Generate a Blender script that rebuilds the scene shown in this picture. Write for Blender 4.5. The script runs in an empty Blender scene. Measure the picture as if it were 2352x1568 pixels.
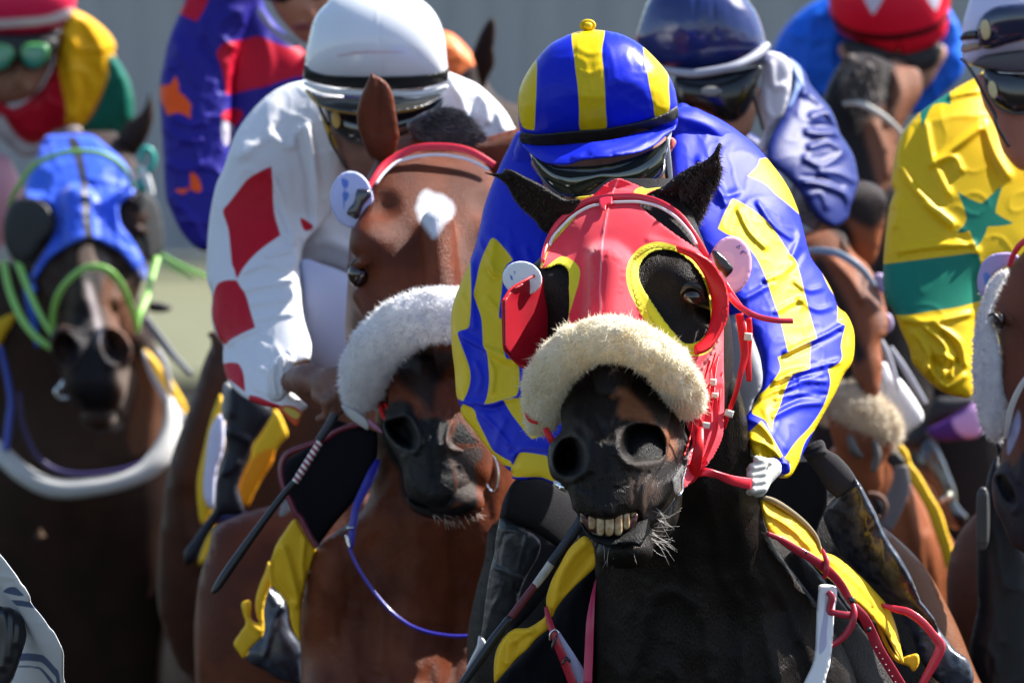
import bpy, math, random
import numpy as np
import openvdb as vdb
from mathutils import Vector, Matrix

# ------------------------------------------------------------------ camera, light, exposure
SC = bpy.context.scene
COL = SC.collection
PIT = math.radians(2.85)          # camera looks slightly down
D0 = 15.0                         # distance of the front horse's face
S = 0.00062                       # metres per drawing unit at that distance
HC = 1.83 + D0 * math.sin(PIT)
CP, SP = math.cos(PIT), math.sin(PIT)
CAM = np.array([0.0, 0.0, HC])

cd = bpy.data.cameras.new('camera')
cam = bpy.data.objects.new('camera', cd)
COL.objects.link(cam)
cam.location = CAM
cam.rotation_euler = (math.radians(90) - PIT, 0, 0)
cd.sensor_width = 36
cd.lens = 36 * D0 / (2352 * S)
cd.clip_start = 0.5
cd.clip_end = 2000
cd.dof.use_dof = True
cd.dof.focus_distance = D0 + 0.12
cd.dof.aperture_fstop = 6.0
SC.camera = cam

SUN_EL, SUN_AZ = math.radians(48), math.radians(68)   # azimuth from +Y (away from the camera) towards +X
w = bpy.data.worlds.new("World")
SC.world = w
w.use_nodes = True
nt = w.node_tree
bg = nt.nodes['Background']
sky = nt.nodes.new('ShaderNodeTexSky')
sky.sky_type = 'NISHITA'
sky.sun_disc = False
sky.sun_elevation = SUN_EL
sky.sun_rotation = SUN_AZ
nt.links.new(sky.outputs[0], bg.inputs[0])
bg.inputs[1].default_value = 0.083
sl = bpy.data.lights.new('sun', 'SUN')
sl.energy = 5.0
sl.angle = math.radians(0.53)
sl.color = (1, 0.965, 0.9)
so = bpy.data.objects.new('sun', sl)
COL.objects.link(so)
sd_ = Vector((math.sin(SUN_AZ) * math.cos(SUN_EL), math.cos(SUN_AZ) * math.cos(SUN_EL), math.sin(SUN_EL)))
so.rotation_euler = sd_.to_track_quat('Z', 'Y').to_euler()
so.location = (8, 14, 12)
SC.view_settings.view_transform = 'Standard'
SC.view_settings.look = 'None'
SC.view_settings.exposure = 1.42
SC.view_settings.gamma = 1

# ------------------------------------------------------------------ drawing units -> world
def W(V, base):
    """x right, y down, z away (all in drawing units) on a frame 'base' metres behind the focus plane"""
    V = np.asarray(V, float)
    k = (D0 + base) / D0
    dep = D0 + base + V[:, 2] * S * k
    x = (V[:, 0] - 1176) * S * dep / D0
    z = (784 - V[:, 1]) * S * dep / D0
    out = np.empty_like(V)
    out[:, 0] = x
    out[:, 1] = dep * CP + z * SP
    out[:, 2] = HC - dep * SP + z * CP
    return out

ZN = dict(d=(0, 0, 1), A=(1102.5, 349.1, .3125), B=(1102.5, 808.5, .3125), C=(1010.6, 1084.1, .3125),
          D=(1653.8, 1084.1, .3088), E=(1139.3, 27.6, .2754), F=(679.9, 147, .3164), G=(588, 624.8, .3867),
          H=(349.1, 1010.6, .3556), I=(441, 128.6, .5627), J=(0, 0, .4103), K=(0, 551.3, .4103),
          L=(0, 1102.5, .297), M=(349.1, 0, .375), N=(1433.3, 0, .3515), O=(1745.6, 459.4, .4686),
          P=(2002.9, 0, .4102), Q=(2002.9, 551.3, .649), R=(643.1, 0, .2344), S=(1010.6, 505.3, .4102),
          T=(1607.8, 367.5, .4981), U=(0, 1231.1, .2152), V=(2186.6, 0, .1875), X=(2002.9, 808.5, .2578),
          Y=(367.5, 826.9, .293))

def pts(s, closed=True):
    """'A x,y x,y! ...' -> points in drawing units; ! marks a corner, @ switches sheet"""
    zn = ZN['d']
    out = []
    for tok in s.split():
        if tok in ZN:
            zn = ZN[tok]
            continue
        c = tok.endswith('!')
        v = [float(t) for t in tok.rstrip('!').split(',')]
        p = [zn[0] + v[0] * zn[2], zn[1] + v[1] * zn[2]] + v[2:]
        out.append(p)
        if c:
            out.append(list(p))
    return out

def smooth(P, closed=True, n=6):
    P = np.array(P, float)
    N = len(P)
    out = []
    rng = range(N) if closed else range(N - 1)
    for i in rng:
        if closed:
            p0, p1, p2, p3 = P[(i - 1) % N], P[i], P[(i + 1) % N], P[(i + 2) % N]
        else:
            p0, p1, p2, p3 = P[max(i - 1, 0)], P[i], P[i + 1], P[min(i + 2, N - 1)]
        if np.allclose(p1, p2):
            continue
        for t in np.arange(n) / n:
            out.append(0.5 * ((2 * p1) + (-p0 + p2) * t + (2 * p0 - 5 * p1 + 4 * p2 - p3) * t * t + (-p0 + 3 * p1 - 3 * p2 + p3) * t ** 3))
    if not closed:
        out.append(P[-1])
    return np.array(out)

def poly(s):
    return smooth([p[:2] for p in pts(s)])

def segdist(X, A, B):
    """distance from points X (N,2) to segments A-B (M,2): min"""
    best = np.full(len(X), 1e18)
    for a, b in zip(A, B):
        d = b - a
        L = d @ d
        if L < 1e-12:
            continue
        t = np.clip(((X - a) @ d) / L, 0, 1)
        q = X - (a + t[:, None] * d)
        best = np.minimum(best, q[:, 0] ** 2 + q[:, 1] ** 2)
    return np.sqrt(best)

def sdist(X, P):
    """signed distance, positive inside"""
    A, B = P, np.roll(P, -1, 0)
    d = segdist(X, A, B)
    ins = np.zeros(len(X), bool)
    x, y = X[:, 0], X[:, 1]
    for a, b in zip(A, B):
        if a[1] == b[1]:
            continue
        c = (a[1] > y) != (b[1] > y)
        ins ^= c & (x < (b[0] - a[0]) * (y - a[1]) / (b[1] - a[1]) + a[0])
    return np.where(ins, d, -d)

_rs = np.random.RandomState(3)
_LAT = _rs.rand(64, 64, 64).astype(np.float32)

def vnoise(x, y, z=0.0):
    x = np.asarray(x, float); y = np.asarray(y, float); z = np.asarray(z, float) + 0 * x
    xi, yi, zi = np.floor(x).astype(int), np.floor(y).astype(int), np.floor(z).astype(int)
    fx, fy, fz = x - xi, y - yi, z - zi
    fx, fy, fz = [f * f * (3 - 2 * f) for f in (fx, fy, fz)]
    r = 0
    for i in (0, 1):
        for j in (0, 1):
            for k in (0, 1):
                wgt = (fx if i else 1 - fx) * (fy if j else 1 - fy) * (fz if k else 1 - fz)
                r = r + wgt * _LAT[(xi + i) % 64, (yi + j) % 64, (zi + k) % 64]
    return r * 2 - 1

def fbm(x, y, z=0.0, o=3):
    return sum(vnoise(x * 2 ** i, y * 2 ** i, z * 2 ** i) / 2 ** i for i in range(o))

def depthfn(dep):
    if not isinstance(dep, (list, tuple)):
        return lambda x, y: np.full(np.shape(x), float(dep))
    C = np.array(dep, float)
    n = len(C)
    if n < 3:
        a, b = C[0], C[-1]
        d = b[:2] - a[:2]
        return lambda x, y: a[2] + (b[2] - a[2]) * np.clip(((x - a[0]) * d[0] + (y - a[1]) * d[1]) / (d @ d), -.3, 1.3)
    K = np.sqrt(((C[:, None, :2] - C[None, :, :2]) ** 2).sum(-1))
    Pm = np.c_[np.ones(n), C[:, :2]]
    M = np.block([[K + np.eye(n) * 1e-3, Pm], [Pm.T, np.zeros((3, 3))]])
    sol = np.linalg.lstsq(M, np.r_[C[:, 2], 0, 0, 0], rcond=None)[0]

    def f(x, y):
        r = sol[n] + sol[n + 1] * x + sol[n + 2] * y
        for i in range(n):
            r = r + sol[i] * np.sqrt((x - C[i, 0]) ** 2 + (y - C[i, 1]) ** 2)
        return r
    return f

# ------------------------------------------------------------------ solids from outlines
class Msh:
    def __init__(s, V, F, zmap=None):
        s.V = np.asarray(V, float)
        s.F = F
        s.zmap = zmap
        s.N = None

def join(*ms):
    V, F, n = [], [], 0
    for m in ms:
        V.append(m.V)
        F += [tuple(i + n for i in f) for f in m.F]
        n += len(m.V)
    r = Msh(np.concatenate(V), F)
    if all(m.N is not None for m in ms):
        r.N = np.concatenate([m.N for m in ms])
    return r

def dilate(Z, it=14):
    Z = Z.copy()
    for _ in range(it):
        nanm = np.isnan(Z)
        if not nanm.any():
            break
        s = np.zeros_like(Z); c = np.zeros_like(Z)
        for dx, dy in ((0, 1), (1, 0), (0, -1), (-1, 0)):
            R = np.roll(np.roll(Z, dx, 0), dy, 1)
            ok = ~np.isnan(R)
            s[ok] += R[ok]; c[ok] += 1
        f = nanm & (c > 0)
        Z[f] = s[f] / c[f]
    return Z

class ZMap:
    def __init__(s, x0, y0, g, Z):
        s.x0, s.y0, s.g = x0, y0, g
        Z = dilate(Z)
        s.Z = np.where(np.isnan(Z), np.nanmedian(Z), Z)

    def __call__(s, x, y):
        u = np.clip((np.asarray(x) - s.x0) / s.g, 0, s.Z.shape[0] - 1.001)
        v = np.clip((np.asarray(y) - s.y0) / s.g, 0, s.Z.shape[1] - 1.001)
        i, j = u.astype(int), v.astype(int)
        a, b = u - i, v - j
        Z = s.Z
        return (Z[i, j] * (1 - a) * (1 - b) + Z[i + 1, j] * a * (1 - b) + Z[i, j + 1] * (1 - a) * b + Z[i + 1, j + 1] * a * b)

def zmap_of(m, g=6):
    """front-surface depth map of any dense mesh"""
    V = m.V
    x0, y0 = V[:, 0].min() - 4 * g, V[:, 1].min() - 4 * g
    nx, ny = int((V[:, 0].max() - x0) / g) + 6, int((V[:, 1].max() - y0) / g) + 6
    Z = np.full((nx, ny), 1e9)
    i, j = ((V[:, 0] - x0) / g).round().astype(int), ((V[:, 1] - y0) / g).round().astype(int)
    np.minimum.at(Z, (i, j), V[:, 2])
    Z[Z > 1e8] = np.nan
    Z = dilate(Z)
    return ZMap(x0, y0, g, Z)

def inflate(P, dep=0, g=5, zs=1.0, cap=None, bs=1.0, folds=(), wr=None, minh=0.0, edge=8, dents=(), holes=()):
    """closed solid whose outline is polygon P, round in section (Poisson profile)"""
    if isinstance(P, str):
        P = poly(P)
    D = dep if callable(dep) else depthfn(dep)
    x0, y0 = P[:, 0].min() - 2 * g, P[:, 1].min() - 2 * g
    nx, ny = int((P[:, 0].max() - x0) / g) + 4, int((P[:, 1].max() - y0) / g) + 4
    gx, gy = np.meshgrid(x0 + np.arange(nx) * g, y0 + np.arange(ny) * g, indexing='ij')
    X = np.c_[gx.ravel(), gy.ravel()]
    sd = sdist(X, P).reshape(nx, ny)
    ins = sd > 0
    u = np.where(ins, sd * g, 0.0)
    par = (np.add.outer(np.arange(nx), np.arange(ny)) % 2).astype(bool)
    om = 2 / (1 + math.sin(math.pi / max(nx, ny)))
    for it in range(max(60, int(1.6 * max(nx, ny)))):
        for m in (ins & par, ins & ~par):
            nb = np.zeros_like(u)
            nb[1:-1, 1:-1] = (u[2:, 1:-1] + u[:-2, 1:-1] + u[1:-1, 2:] + u[1:-1, :-2] + g * g) / 4
            u[m] += om * (nb[m] - u[m])
    h = np.sqrt(2 * np.maximum(u, 0)) * zs
    if cap:
        h = h * cap / np.sqrt(h * h + cap * cap)
    Gx, Gy = np.gradient(sd, g)
    gl = np.hypot(Gx, Gy) + 1e-9
    snap = (sd > -0.8 * g) & (sd < 0.25 * g)
    valid = (sd >= 0.25 * g) | snap
    xx = np.where(snap, gx - Gx / gl * sd, gx)
    yy = np.where(snap, gy - Gy / gl * sd, gy)
    h = np.where(snap, 0, np.maximum(h, minh))
    em = np.clip(sd / edge, 0, 1)
    add = np.zeros_like(h)
    for fs, wd, amp in folds:
        Q = smooth([p[:2] for p in pts(fs)], closed=False, n=5)
        dd = segdist(np.c_[xx.ravel(), yy.ravel()], Q[:-1], Q[1:]).reshape(nx, ny)
        add += amp * np.exp(-(dd / wd) ** 2)
    if wr:
        lx, ly, amp = wr[:3]
        wx_ = 12 * vnoise(xx / 40, yy / 40, 3.1)
        n1 = vnoise((xx + wx_) / lx + 7.3 * (len(P) % 5), (yy + wx_) / ly, 0.3 + len(P) * .37)
        n2 = vnoise((xx - wx_) / lx * 2.1 + 3.3, (yy + wx_) / ly * 2.1, 5.3 + len(P) * .21)
        add += amp * (1.7 * np.exp(-np.abs(n1) * 7) + .8 * np.exp(-np.abs(n2) * 7))
    hf = h + add * em
    for fs, wd, amp in dents:
        Q = smooth([p[:2] for p in pts(fs)], closed=False, n=5)
        dd = segdist(np.c_[xx.ravel(), yy.ravel()], Q[:-1], Q[1:]).reshape(nx, ny)
        hf -= amp * np.exp(-(dd / wd) ** 2)
    for hp_, dpt, sf in holes:
        s_ = sdist(np.c_[xx.ravel(), yy.ravel()], poly(hp_)).reshape(nx, ny)
        hf -= dpt * np.clip((s_ + 4) / sf, 0, 1) ** 1.1
        hf += 2 * np.exp(-((s_ + 10) / 9) ** 2)
    z = D(xx, yy)
    idF = -np.ones((nx, ny), int)
    idB = idF.copy()
    vi = np.argwhere(valid)
    idF[valid] = np.arange(len(vi))
    V = [np.c_[xx[valid], yy[valid], (z - hf)[valid]]]
    inn = valid & ~snap
    nb_ = inn.sum()
    idB[valid] = idF[valid]
    idB[inn] = len(vi) + np.arange(nb_)
    V.append(np.c_[xx[inn], yy[inn], (z + h * bs)[inn]])
    F = []
    a, b, c, d = valid[:-1, :-1], valid[1:, :-1], valid[1:, 1:], valid[:-1, 1:]
    cnt = a.astype(int) + b + c + d
    allsnap = snap[:-1, :-1] & snap[1:, :-1] & snap[1:, 1:] & snap[:-1, 1:]
    ok = (cnt >= 3)
    for i, j in np.argwhere(ok):
        q = [(i, j), (i, j + 1), (i + 1, j + 1), (i + 1, j)]
        q = [t for t in q if valid[t]]
        if sum(snap[t] for t in q) == len(q):
            # all on the rim: keep only when the centre is inside
            cx = np.mean([xx[t] for t in q]); cy = np.mean([yy[t] for t in q])
            if sdist(np.array([[cx, cy]]), P)[0] < 0.05 * g:
                continue
            F.append(tuple(idF[t] for t in q))
            continue
        F.append(tuple(idF[t] for t in q))
        F.append(tuple(idB[t] for t in reversed(q)))
    Zf = np.where(valid & ~snap, z - hf, np.nan)
    return Msh(np.concatenate(V), F, ZMap(x0, y0, g, Zf))

def drape(P, on, off=4, th=4, g=4, **k):
    """thin sheet of outline P lying on the front surface 'on' (a depth map)"""
    z = (lambda x, y: on(x, y) - off)
    return inflate(P, z, g=g, cap=th, **k)

def tube(path, r, n=10, sm=5, close=False, flat=1.0):
    """round tube; path [(x,y,z)...], r scalar or list"""
    P = np.array(path, float)
    R = np.array(r if hasattr(r, '__len__') else [r] * len(P), float)
    Q = smooth(np.c_[P, R], closed=close, n=sm)
    P, R = Q[:, :3], Q[:, 3]
    T = np.gradient(P, axis=0)
    if close:
        T = np.roll(P, -1, 0) - np.roll(P, 1, 0)
    T /= np.linalg.norm(T, axis=1)[:, None] + 1e-9
    ref = np.array([0, 0, 1.0])
    A = np.cross(T, ref)
    bad = np.linalg.norm(A, axis=1) < 0.05
    A[bad] = np.cross(T[bad], [1.0, 0, 0.01])
    A /= np.linalg.norm(A, axis=1)[:, None]
    B = np.cross(T, A)
    V = []
    for k in range(n):
        a = 2 * math.pi * k / n
        V.append(P + (A * math.cos(a) + B * math.sin(a) * flat) * R[:, None])
    V = np.stack(V, 1).reshape(-1, 3)
    m = len(P)
    F = []
    for i in range(m if close else m - 1):
        i2 = (i + 1) % m
        for k in range(n):
            k2 = (k + 1) % n
            F.append((i * n + k, i * n + k2, i2 * n + k2, i2 * n + k))
    if not close:
        F.append(tuple(range(n - 1, -1, -1)))
        F.append(tuple(range((m - 1) * n, m * n)))
    return Msh(V, F)

def strap(path, wd, th=3, sm=6, tw=None):
    """flat strap facing the viewer; wd = full width (scalar or list); tw = twist angle list"""
    P = np.array(path, float)
    Wd = np.array(wd if hasattr(wd, '__len__') else [wd] * len(P), float)
    Tw = np.array(tw if tw is not None else [0] * len(P), float)
    Q = smooth(np.c_[P, Wd, Tw], closed=False, n=sm)
    P, Wd, Tw = Q[:, :3], Q[:, 3], Q[:, 4]
    T = np.gradient(P, axis=0)
    T /= np.linalg.norm(T, axis=1)[:, None] + 1e-9
    A = np.cross(T, [0, 0, 1.0])
    A /= np.linalg.norm(A, axis=1)[:, None] + 1e-9
    B = np.cross(A, T)
    c, s = np.cos(Tw)[:, None], np.sin(Tw)[:, None]
    A2 = A * c + B * s
    B2 = -A * s + B * c
    prof = [(-.5, -.6), (-.44, -1), (0, -1.25), (.44, -1), (.5, -.6), (.5, .6), (.44, 1), (-.44, 1), (-.5, .6)]
    V = np.stack([P + A2 * Wd[:, None] * a - B2 * th * b * -1 for a, b in prof], 1).reshape(-1, 3)
    n, m = len(prof), len(P)
    F = []
    for i in range(m - 1):
        for k in range(n):
            k2 = (k + 1) % n
            F.append((i * n + k, (i + 1) * n + k, (i + 1) * n + k2, i * n + k2))
    F.append(tuple(range(n)))
    F.append(tuple(range(m * n - 1, (m - 1) * n - 1, -1)))
    return Msh(V, F)

def on(zm, s, off=5):
    """path string -> 3-D path laid on a depth map"""
    Q = [p[:2] for p in pts(s)]
    return [(x, y, float(zm(np.array([x]), np.array([y]))[0]) - off) for x, y in Q]

def p3(s, z=0):
    return [(p[0], p[1], p[2] if len(p) > 2 else z) for p in pts(s)]

# ------------------------------------------------------------------ implicit solids
class Field:
    def __init__(s, lo, hi, g):
        s.lo, s.g = np.array(lo, float), g
        n = ((np.array(hi, float) - s.lo) / g).astype(int) + 1
        ax = [s.lo[i] + np.arange(n[i]) * g for i in range(3)]
        s.X, s.Y, s.Z = [a.astype(np.float32) for a in np.meshgrid(*ax, indexing='ij')]
        s.f = np.full(s.X.shape, 1e3, np.float32)

    def smin(s, a, b, k):
        h = np.clip(0.5 + 0.5 * (b - a) / k, 0, 1)
        return b * (1 - h) + a * h - k * h * (1 - h)

    def add(s, f, k=20):
        s.f = s.smin(s.f, f, k)

    def sub(s, f, k=12):
        s.f = -s.smin(-s.f, f, k)

    def ell(s, c, r):
        q = np.sqrt(((s.X - c[0]) / r[0]) ** 2 + ((s.Y - c[1]) / r[1]) ** 2 + ((s.Z - c[2]) / r[2]) ** 2)
        return (q - 1) * min(r) * .5 + (q - 1) * (sum(r) / 3) * .5

    def cone(s, a, ra, b, rb):
        a = np.array(a, float); b = np.array(b, float)
        d = b - a
        L = d @ d
        t = np.clip(((s.X - a[0]) * d[0] + (s.Y - a[1]) * d[1] + (s.Z - a[2]) * d[2]) / L, 0, 1)
        q = np.sqrt((s.X - a[0] - t * d[0]) ** 2 + (s.Y - a[1] - t * d[1]) ** 2 + (s.Z - a[2] - t * d[2]) ** 2)
        return q - (ra + (rb - ra) * t)

    def mesh(s):
        g = vdb.FloatGrid(100.0)
        f = np.ascontiguousarray(s.f.astype(np.float32))
        f[0], f[-1] = 50, 50
        f[:, 0], f[:, -1] = 50, 50
        f[:, :, 0], f[:, :, -1] = 50, 50
        g.copyFromArray(f)
        P, Q = g.convertToQuads(0.0)
        return Msh(s.lo + P * s.g, [tuple(int(i) for i in q[::-1]) for q in Q])

# ------------------------------------------------------------------ materials
def lin(c):
    return tuple((v / 12.92 if v <= .04045 else ((v + .055) / 1.055) ** 2.4) for v in c)

RED, YEL, BLU = (.62, .012, .018), (.72, .5, .01), (.018, .03, .52)

def mat(name, col, masks=(), rough=.5, spec=.5, metal=0, coat=0, sheen=0, bump=0, bscale=300, bstretch=(1, 1, 1),
        var=.0, vscale=40, vcol=None, edge=1.2, coatrough=.1, trans=0, crack=None):
    m = bpy.data.materials.new(name)
    m.use_nodes = True
    t = m.node_tree
    N, L = t.nodes, t.links
    b = N['Principled BSDF']
    b.inputs['Roughness'].default_value = rough
    b.inputs['Specular IOR Level'].default_value = spec
    b.inputs['Metallic'].default_value = metal
    b.inputs['Coat Weight'].default_value = coat
    b.inputs['Coat Roughness'].default_value = coatrough
    b.inputs['Sheen Weight'].default_value = sheen
    if sheen:
        b.inputs['Sheen Roughness'].default_value = .4
    tc = N.new('ShaderNodeTexCoord')
    rgb = N.new('ShaderNodeRGB')
    rgb.outputs[0].default_value = (*col, 1)
    cur = rgb.outputs[0]

    def mix(a, bb, fac, mode='MIX'):
        mx = N.new('ShaderNodeMix')
        mx.data_type = 'RGBA'
        mx.blend_type = mode
        for i, v in ((0, fac), (6, a), (7, bb)):
            if hasattr(v, 'links') or hasattr(v, 'is_output'):
                L.new(v, mx.inputs[i])
            elif isinstance(v, tuple):
                mx.inputs[i].default_value = (*v, 1)
            else:
                mx.inputs[i].default_value = v
        return mx.outputs[2]
    if var:
        nz = N.new('ShaderNodeTexNoise')
        nz.inputs['Scale'].default_value = vscale
        nz.inputs['Detail'].default_value = 5
        L.new(tc.outputs['Object'], nz.inputs['Vector'])
        mr = N.new('ShaderNodeMapRange')
        mr.inputs[1].default_value = .38
        mr.inputs[2].default_value = .62
        mr.inputs[3].default_value = 0
        mr.inputs[4].default_value = var
        L.new(nz.outputs[0], mr.inputs[0])
        cur = mix(cur, vcol if vcol else tuple(v * .35 for v in col), mr.outputs[0])
    for i, mk in enumerate(masks):
        at = N.new('ShaderNodeAttribute')
        at.attribute_name = 'm%d' % i
        mr = N.new('ShaderNodeMapRange')
        e = mk[2] if len(mk) > 2 else edge
        if e > 2.5:      # soft, hairy border
            n2 = N.new('ShaderNodeTexNoise')
            n2.inputs['Scale'].default_value = 550
            L.new(tc.outputs['Object'], n2.inputs['Vector'])
            ad = N.new('ShaderNodeMath'); ad.operation = 'MULTIPLY_ADD'
            L.new(n2.outputs[0], ad.inputs[0]); ad.inputs[1].default_value = e * 1.4
            sb = N.new('ShaderNodeMath'); sb.operation = 'SUBTRACT'
            L.new(at.outputs['Fac'], sb.inputs[0]); sb.inputs[1].default_value = e * .7
            L.new(sb.outputs[0], ad.inputs[2])
            L.new(ad.outputs[0], mr.inputs[0])
        else:
            L.new(at.outputs['Fac'], mr.inputs[0])
        mr.inputs[1].default_value = -e
        mr.inputs[2].default_value = e
        cur = mix(cur, tuple(mk[0]), mr.outputs[0])
    L.new(cur, b.inputs['Base Color'])
    if bump:
        mp = N.new('ShaderNodeMapping')
        mp.inputs['Scale'].default_value = bstretch
        L.new(tc.outputs['Object'], mp.inputs[0])
        nb = N.new('ShaderNodeTexNoise')
        nb.inputs['Scale'].default_value = bscale
        nb.inputs['Detail'].default_value = 3
        L.new(mp.outputs[0], nb.inputs['Vector'])
        bp = N.new('ShaderNodeBump')
        bp.inputs['Strength'].default_value = min(1, bump)
        bp.inputs['Distance'].default_value = .003
        L.new(nb.outputs[0], bp.inputs['Height'])
        L.new(bp.outputs[0], b.inputs['Normal'])
        if rough > .2:
            mr = N.new('ShaderNodeMapRange')
            mr.inputs[3].default_value = rough * .85
            mr.inputs[4].default_value = min(1, rough * 1.15)
            L.new(nb.outputs[0], mr.inputs[0])
            L.new(mr.outputs[0], b.inputs['Roughness'])
    return m

def wool_mat(name, col, vcol, vscale=35):
    m = mat(name, col, rough=1, spec=0, var=.55, vscale=vscale, vcol=vcol)
    t = m.node_tree
    b = t.nodes['Principled BSDF']
    tr = t.nodes.new('ShaderNodeBsdfTranslucent')
    mx = t.nodes.new('ShaderNodeMixShader')
    mx.inputs[0].default_value = .42
    t.links.new(b.inputs['Base Color'].links[0].from_socket, tr.inputs[0])
    out = [n for n in t.nodes if n.type == 'OUTPUT_MATERIAL'][0]
    t.links.new(b.outputs[0], mx.inputs[1]); t.links.new(tr.outputs[0], mx.inputs[2]); t.links.new(mx.outputs[0], out.inputs[0])
    return m

def silk(name, col, masks=(), rough=.46):
    return mat(name, col, masks, rough=rough, spec=.2, bump=.12, bscale=900, bstretch=(1, 1, 3))

def hide(name, col, masks=(), rough=.42, vcol=None, var=.6):
    return mat(name, col, masks, rough=rough, spec=.15, bump=.7, bscale=420, bstretch=(1.6, 1.6, .35), var=var, vscale=14, vcol=vcol)

# ------------------------------------------------------------------ objects
def thing(name, label, cat, x, y, base, group=None, z=0):
    o = bpy.data.objects.new(name, None)
    COL.objects.link(o)
    o.empty_display_size = .1
    p = W([[x, y, z]], base)[0]
    o.location = p
    o['label'] = label
    o['category'] = cat
    if group:
        o['group'] = group
    o['_b'] = base
    return o

def wpos(o):
    v = Vector(o.location)
    while o.parent:
        o = o.parent
        v = v + Vector(o.location)
    return v

def mkmesh(name, V, F, m, parent, masks=(), XY=None, flat=False):
    me = bpy.data.meshes.new(name)
    V = np.asarray(V, float)
    org = np.array(wpos(parent)) if parent is not None else np.zeros(3)
    c = V.mean(0)
    me.from_pydata((V - c).tolist(), [], F)
    me.update()
    me.materials.append(m)
    if not flat:
        me.polygons.foreach_set('use_smooth', [True] * len(me.polygons))
    for i, mk in enumerate(masks):
        v = np.full(len(V), -50.0)
        for ps in mk[1]:
            P = poly(ps) if isinstance(ps, str) else ps
            lo, hi = P.min(0) - 12, P.max(0) + 12
            sel = np.where((XY[:, 0] > lo[0]) & (XY[:, 0] < hi[0]) & (XY[:, 1] > lo[1]) & (XY[:, 1] < hi[1]))[0]
            if len(sel):
                v[sel] = np.maximum(v[sel], sdist(XY[sel], P))
        at = me.attributes.new('m%d' % i, 'FLOAT', 'POINT')
        at.data.foreach_set('value', np.clip(v, -12, 30).astype(np.float32))
    o = bpy.data.objects.new(name, me)
    COL.objects.link(o)
    if parent is not None:
        o.parent = parent
    o.location = c - org
    return o

def root(o):
    while o.parent:
        o = o.parent
    return o

def part(name, parent, msh, m, masks=(), base=None, label=None, flat=False, fixn=False):
    if base is None:
        base = root(parent)['_b']
    V = msh.V
    o = mkmesh(name, W(V, base), msh.F, m, parent, masks, V[:, :2], flat)
    if label:
        o['label'] = label
    return o

def cpart(name, parent, msh, kind, col, masks=(), base=None, label=None, **k):
    m = kind('mat_' + name, col, masks, **k)
    return part(name, parent, msh, m, masks, base, label)

def blades(msh, count, ln, wd, bias=(0, 0, 0), rnd=.5, seed=1, keep=None, lift=1.0, curl=.3, seg=3, lumps=None):
    """tufts of fibre growing out of a surface -> one mesh"""
    rs = np.random.RandomState(seed)
    V = msh.V
    T = []
    for f in msh.F:
        for i in range(1, len(f) - 1):
            T.append((f[0], f[i], f[i + 1]))
    T = np.array(T)
    a, b, c = V[T[:, 0]], V[T[:, 1]], V[T[:, 2]]
    nrm = np.cross(b - a, c - a)
    ar = np.linalg.norm(nrm, axis=1) + 1e-9
    nrm /= ar[:, None]
    if (a * np.cross(b, c)).sum() < 0:
        nrm = -nrm
    pr = ar.copy()
    if keep is not None:
        pr = pr * keep((a + b + c) / 3, nrm)
    i = rs.choice(len(T), count, p=pr / pr.sum())
    u, v = rs.rand(count), rs.rand(count)
    fl = u + v > 1
    u[fl], v[fl] = 1 - u[fl], 1 - v[fl]
    p = a[i] + (b[i] - a[i]) * u[:, None] + (c[i] - a[i]) * v[:, None]
    n = nrm[i]
    lu = 0
    if lumps:
        lu = np.stack([vnoise(p[:, 0] / lumps + q * 9, p[:, 1] / lumps, p[:, 2] / lumps + q * 5) for q in range(3)], 1) * 1.1
    d = n * lift + np.array(bias) + rs.randn(count, 3) * rnd + lu
    d /= np.linalg.norm(d, axis=1)[:, None]
    side = np.cross(d, rs.randn(count, 3))
    side /= np.linalg.norm(side, axis=1)[:, None] + 1e-9
    L = ln * (.6 + .8 * rs.rand(count))[:, None]
    cv = rs.randn(count, 3) * curl + np.array(bias) * .5
    NN = n + d * .35
    NN = NN / np.linalg.norm(NN, axis=1)[:, None]
    VV = []
    for s in range(seg):
        t = s / (seg - 1)
        q = p - n * 2 + d * L * t + cv * L * t * t
        if s < seg - 1:
            wv = wd * (1 - .6 * t)
            VV += [q - side * wv, q + side * wv]
        else:
            VV += [q]
    k = 2 * (seg - 1) + 1
    A = np.stack(VV, 1).reshape(-1, 3)
    F = []
    for j in range(count):
        o = j * k
        for s in range(seg - 2):
            F.append((o + 2 * s, o + 2 * s + 1, o + 2 * s + 3, o + 2 * s + 2))
        F.append((o + 2 * seg - 4, o + 2 * seg - 3, o + 2 * seg - 2))
    r_ = Msh(A, F)
    r_.N = np.repeat(NN, k, axis=0)
    return r_

def strands(lines, r=.8):
    ms = [tube(l, [r] + [r * .8] * (len(l) - 2) + [r * .3], n=4, sm=3) for l in lines]
    return join(*ms)
def ring(c, rx, ry, r, z, n=16, rot=0):
    P = [(c[0] + rx * math.cos(t) * math.cos(rot) - ry * math.sin(t) * math.sin(rot),
          c[1] + rx * math.cos(t) * math.sin(rot) + ry * math.sin(t) * math.cos(rot), z) for t in np.arange(n) / n * 2 * math.pi]
    return tube(P, r, n=8, sm=2, close=True)

def ellp(cx, cy, rx, ry, rot=0, n=20):
    t = np.arange(n) / n * 2 * math.pi
    x, y = rx * np.cos(t), ry * np.sin(t)
    return np.c_[cx + x * math.cos(rot) - y * math.sin(rot), cy + x * math.sin(rot) + y * math.cos(rot)]
# ------------------------------------------------------------------ the setting
def world_mesh(name, V, F, m, kind=None, label=None, cat=None, parent=None):
    o = mkmesh(name, np.array(V, float), F, m, parent, flat=True)
    if kind:
        o['kind'] = kind
    if label:
        o['label'] = label; o['category'] = cat
    return o

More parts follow.
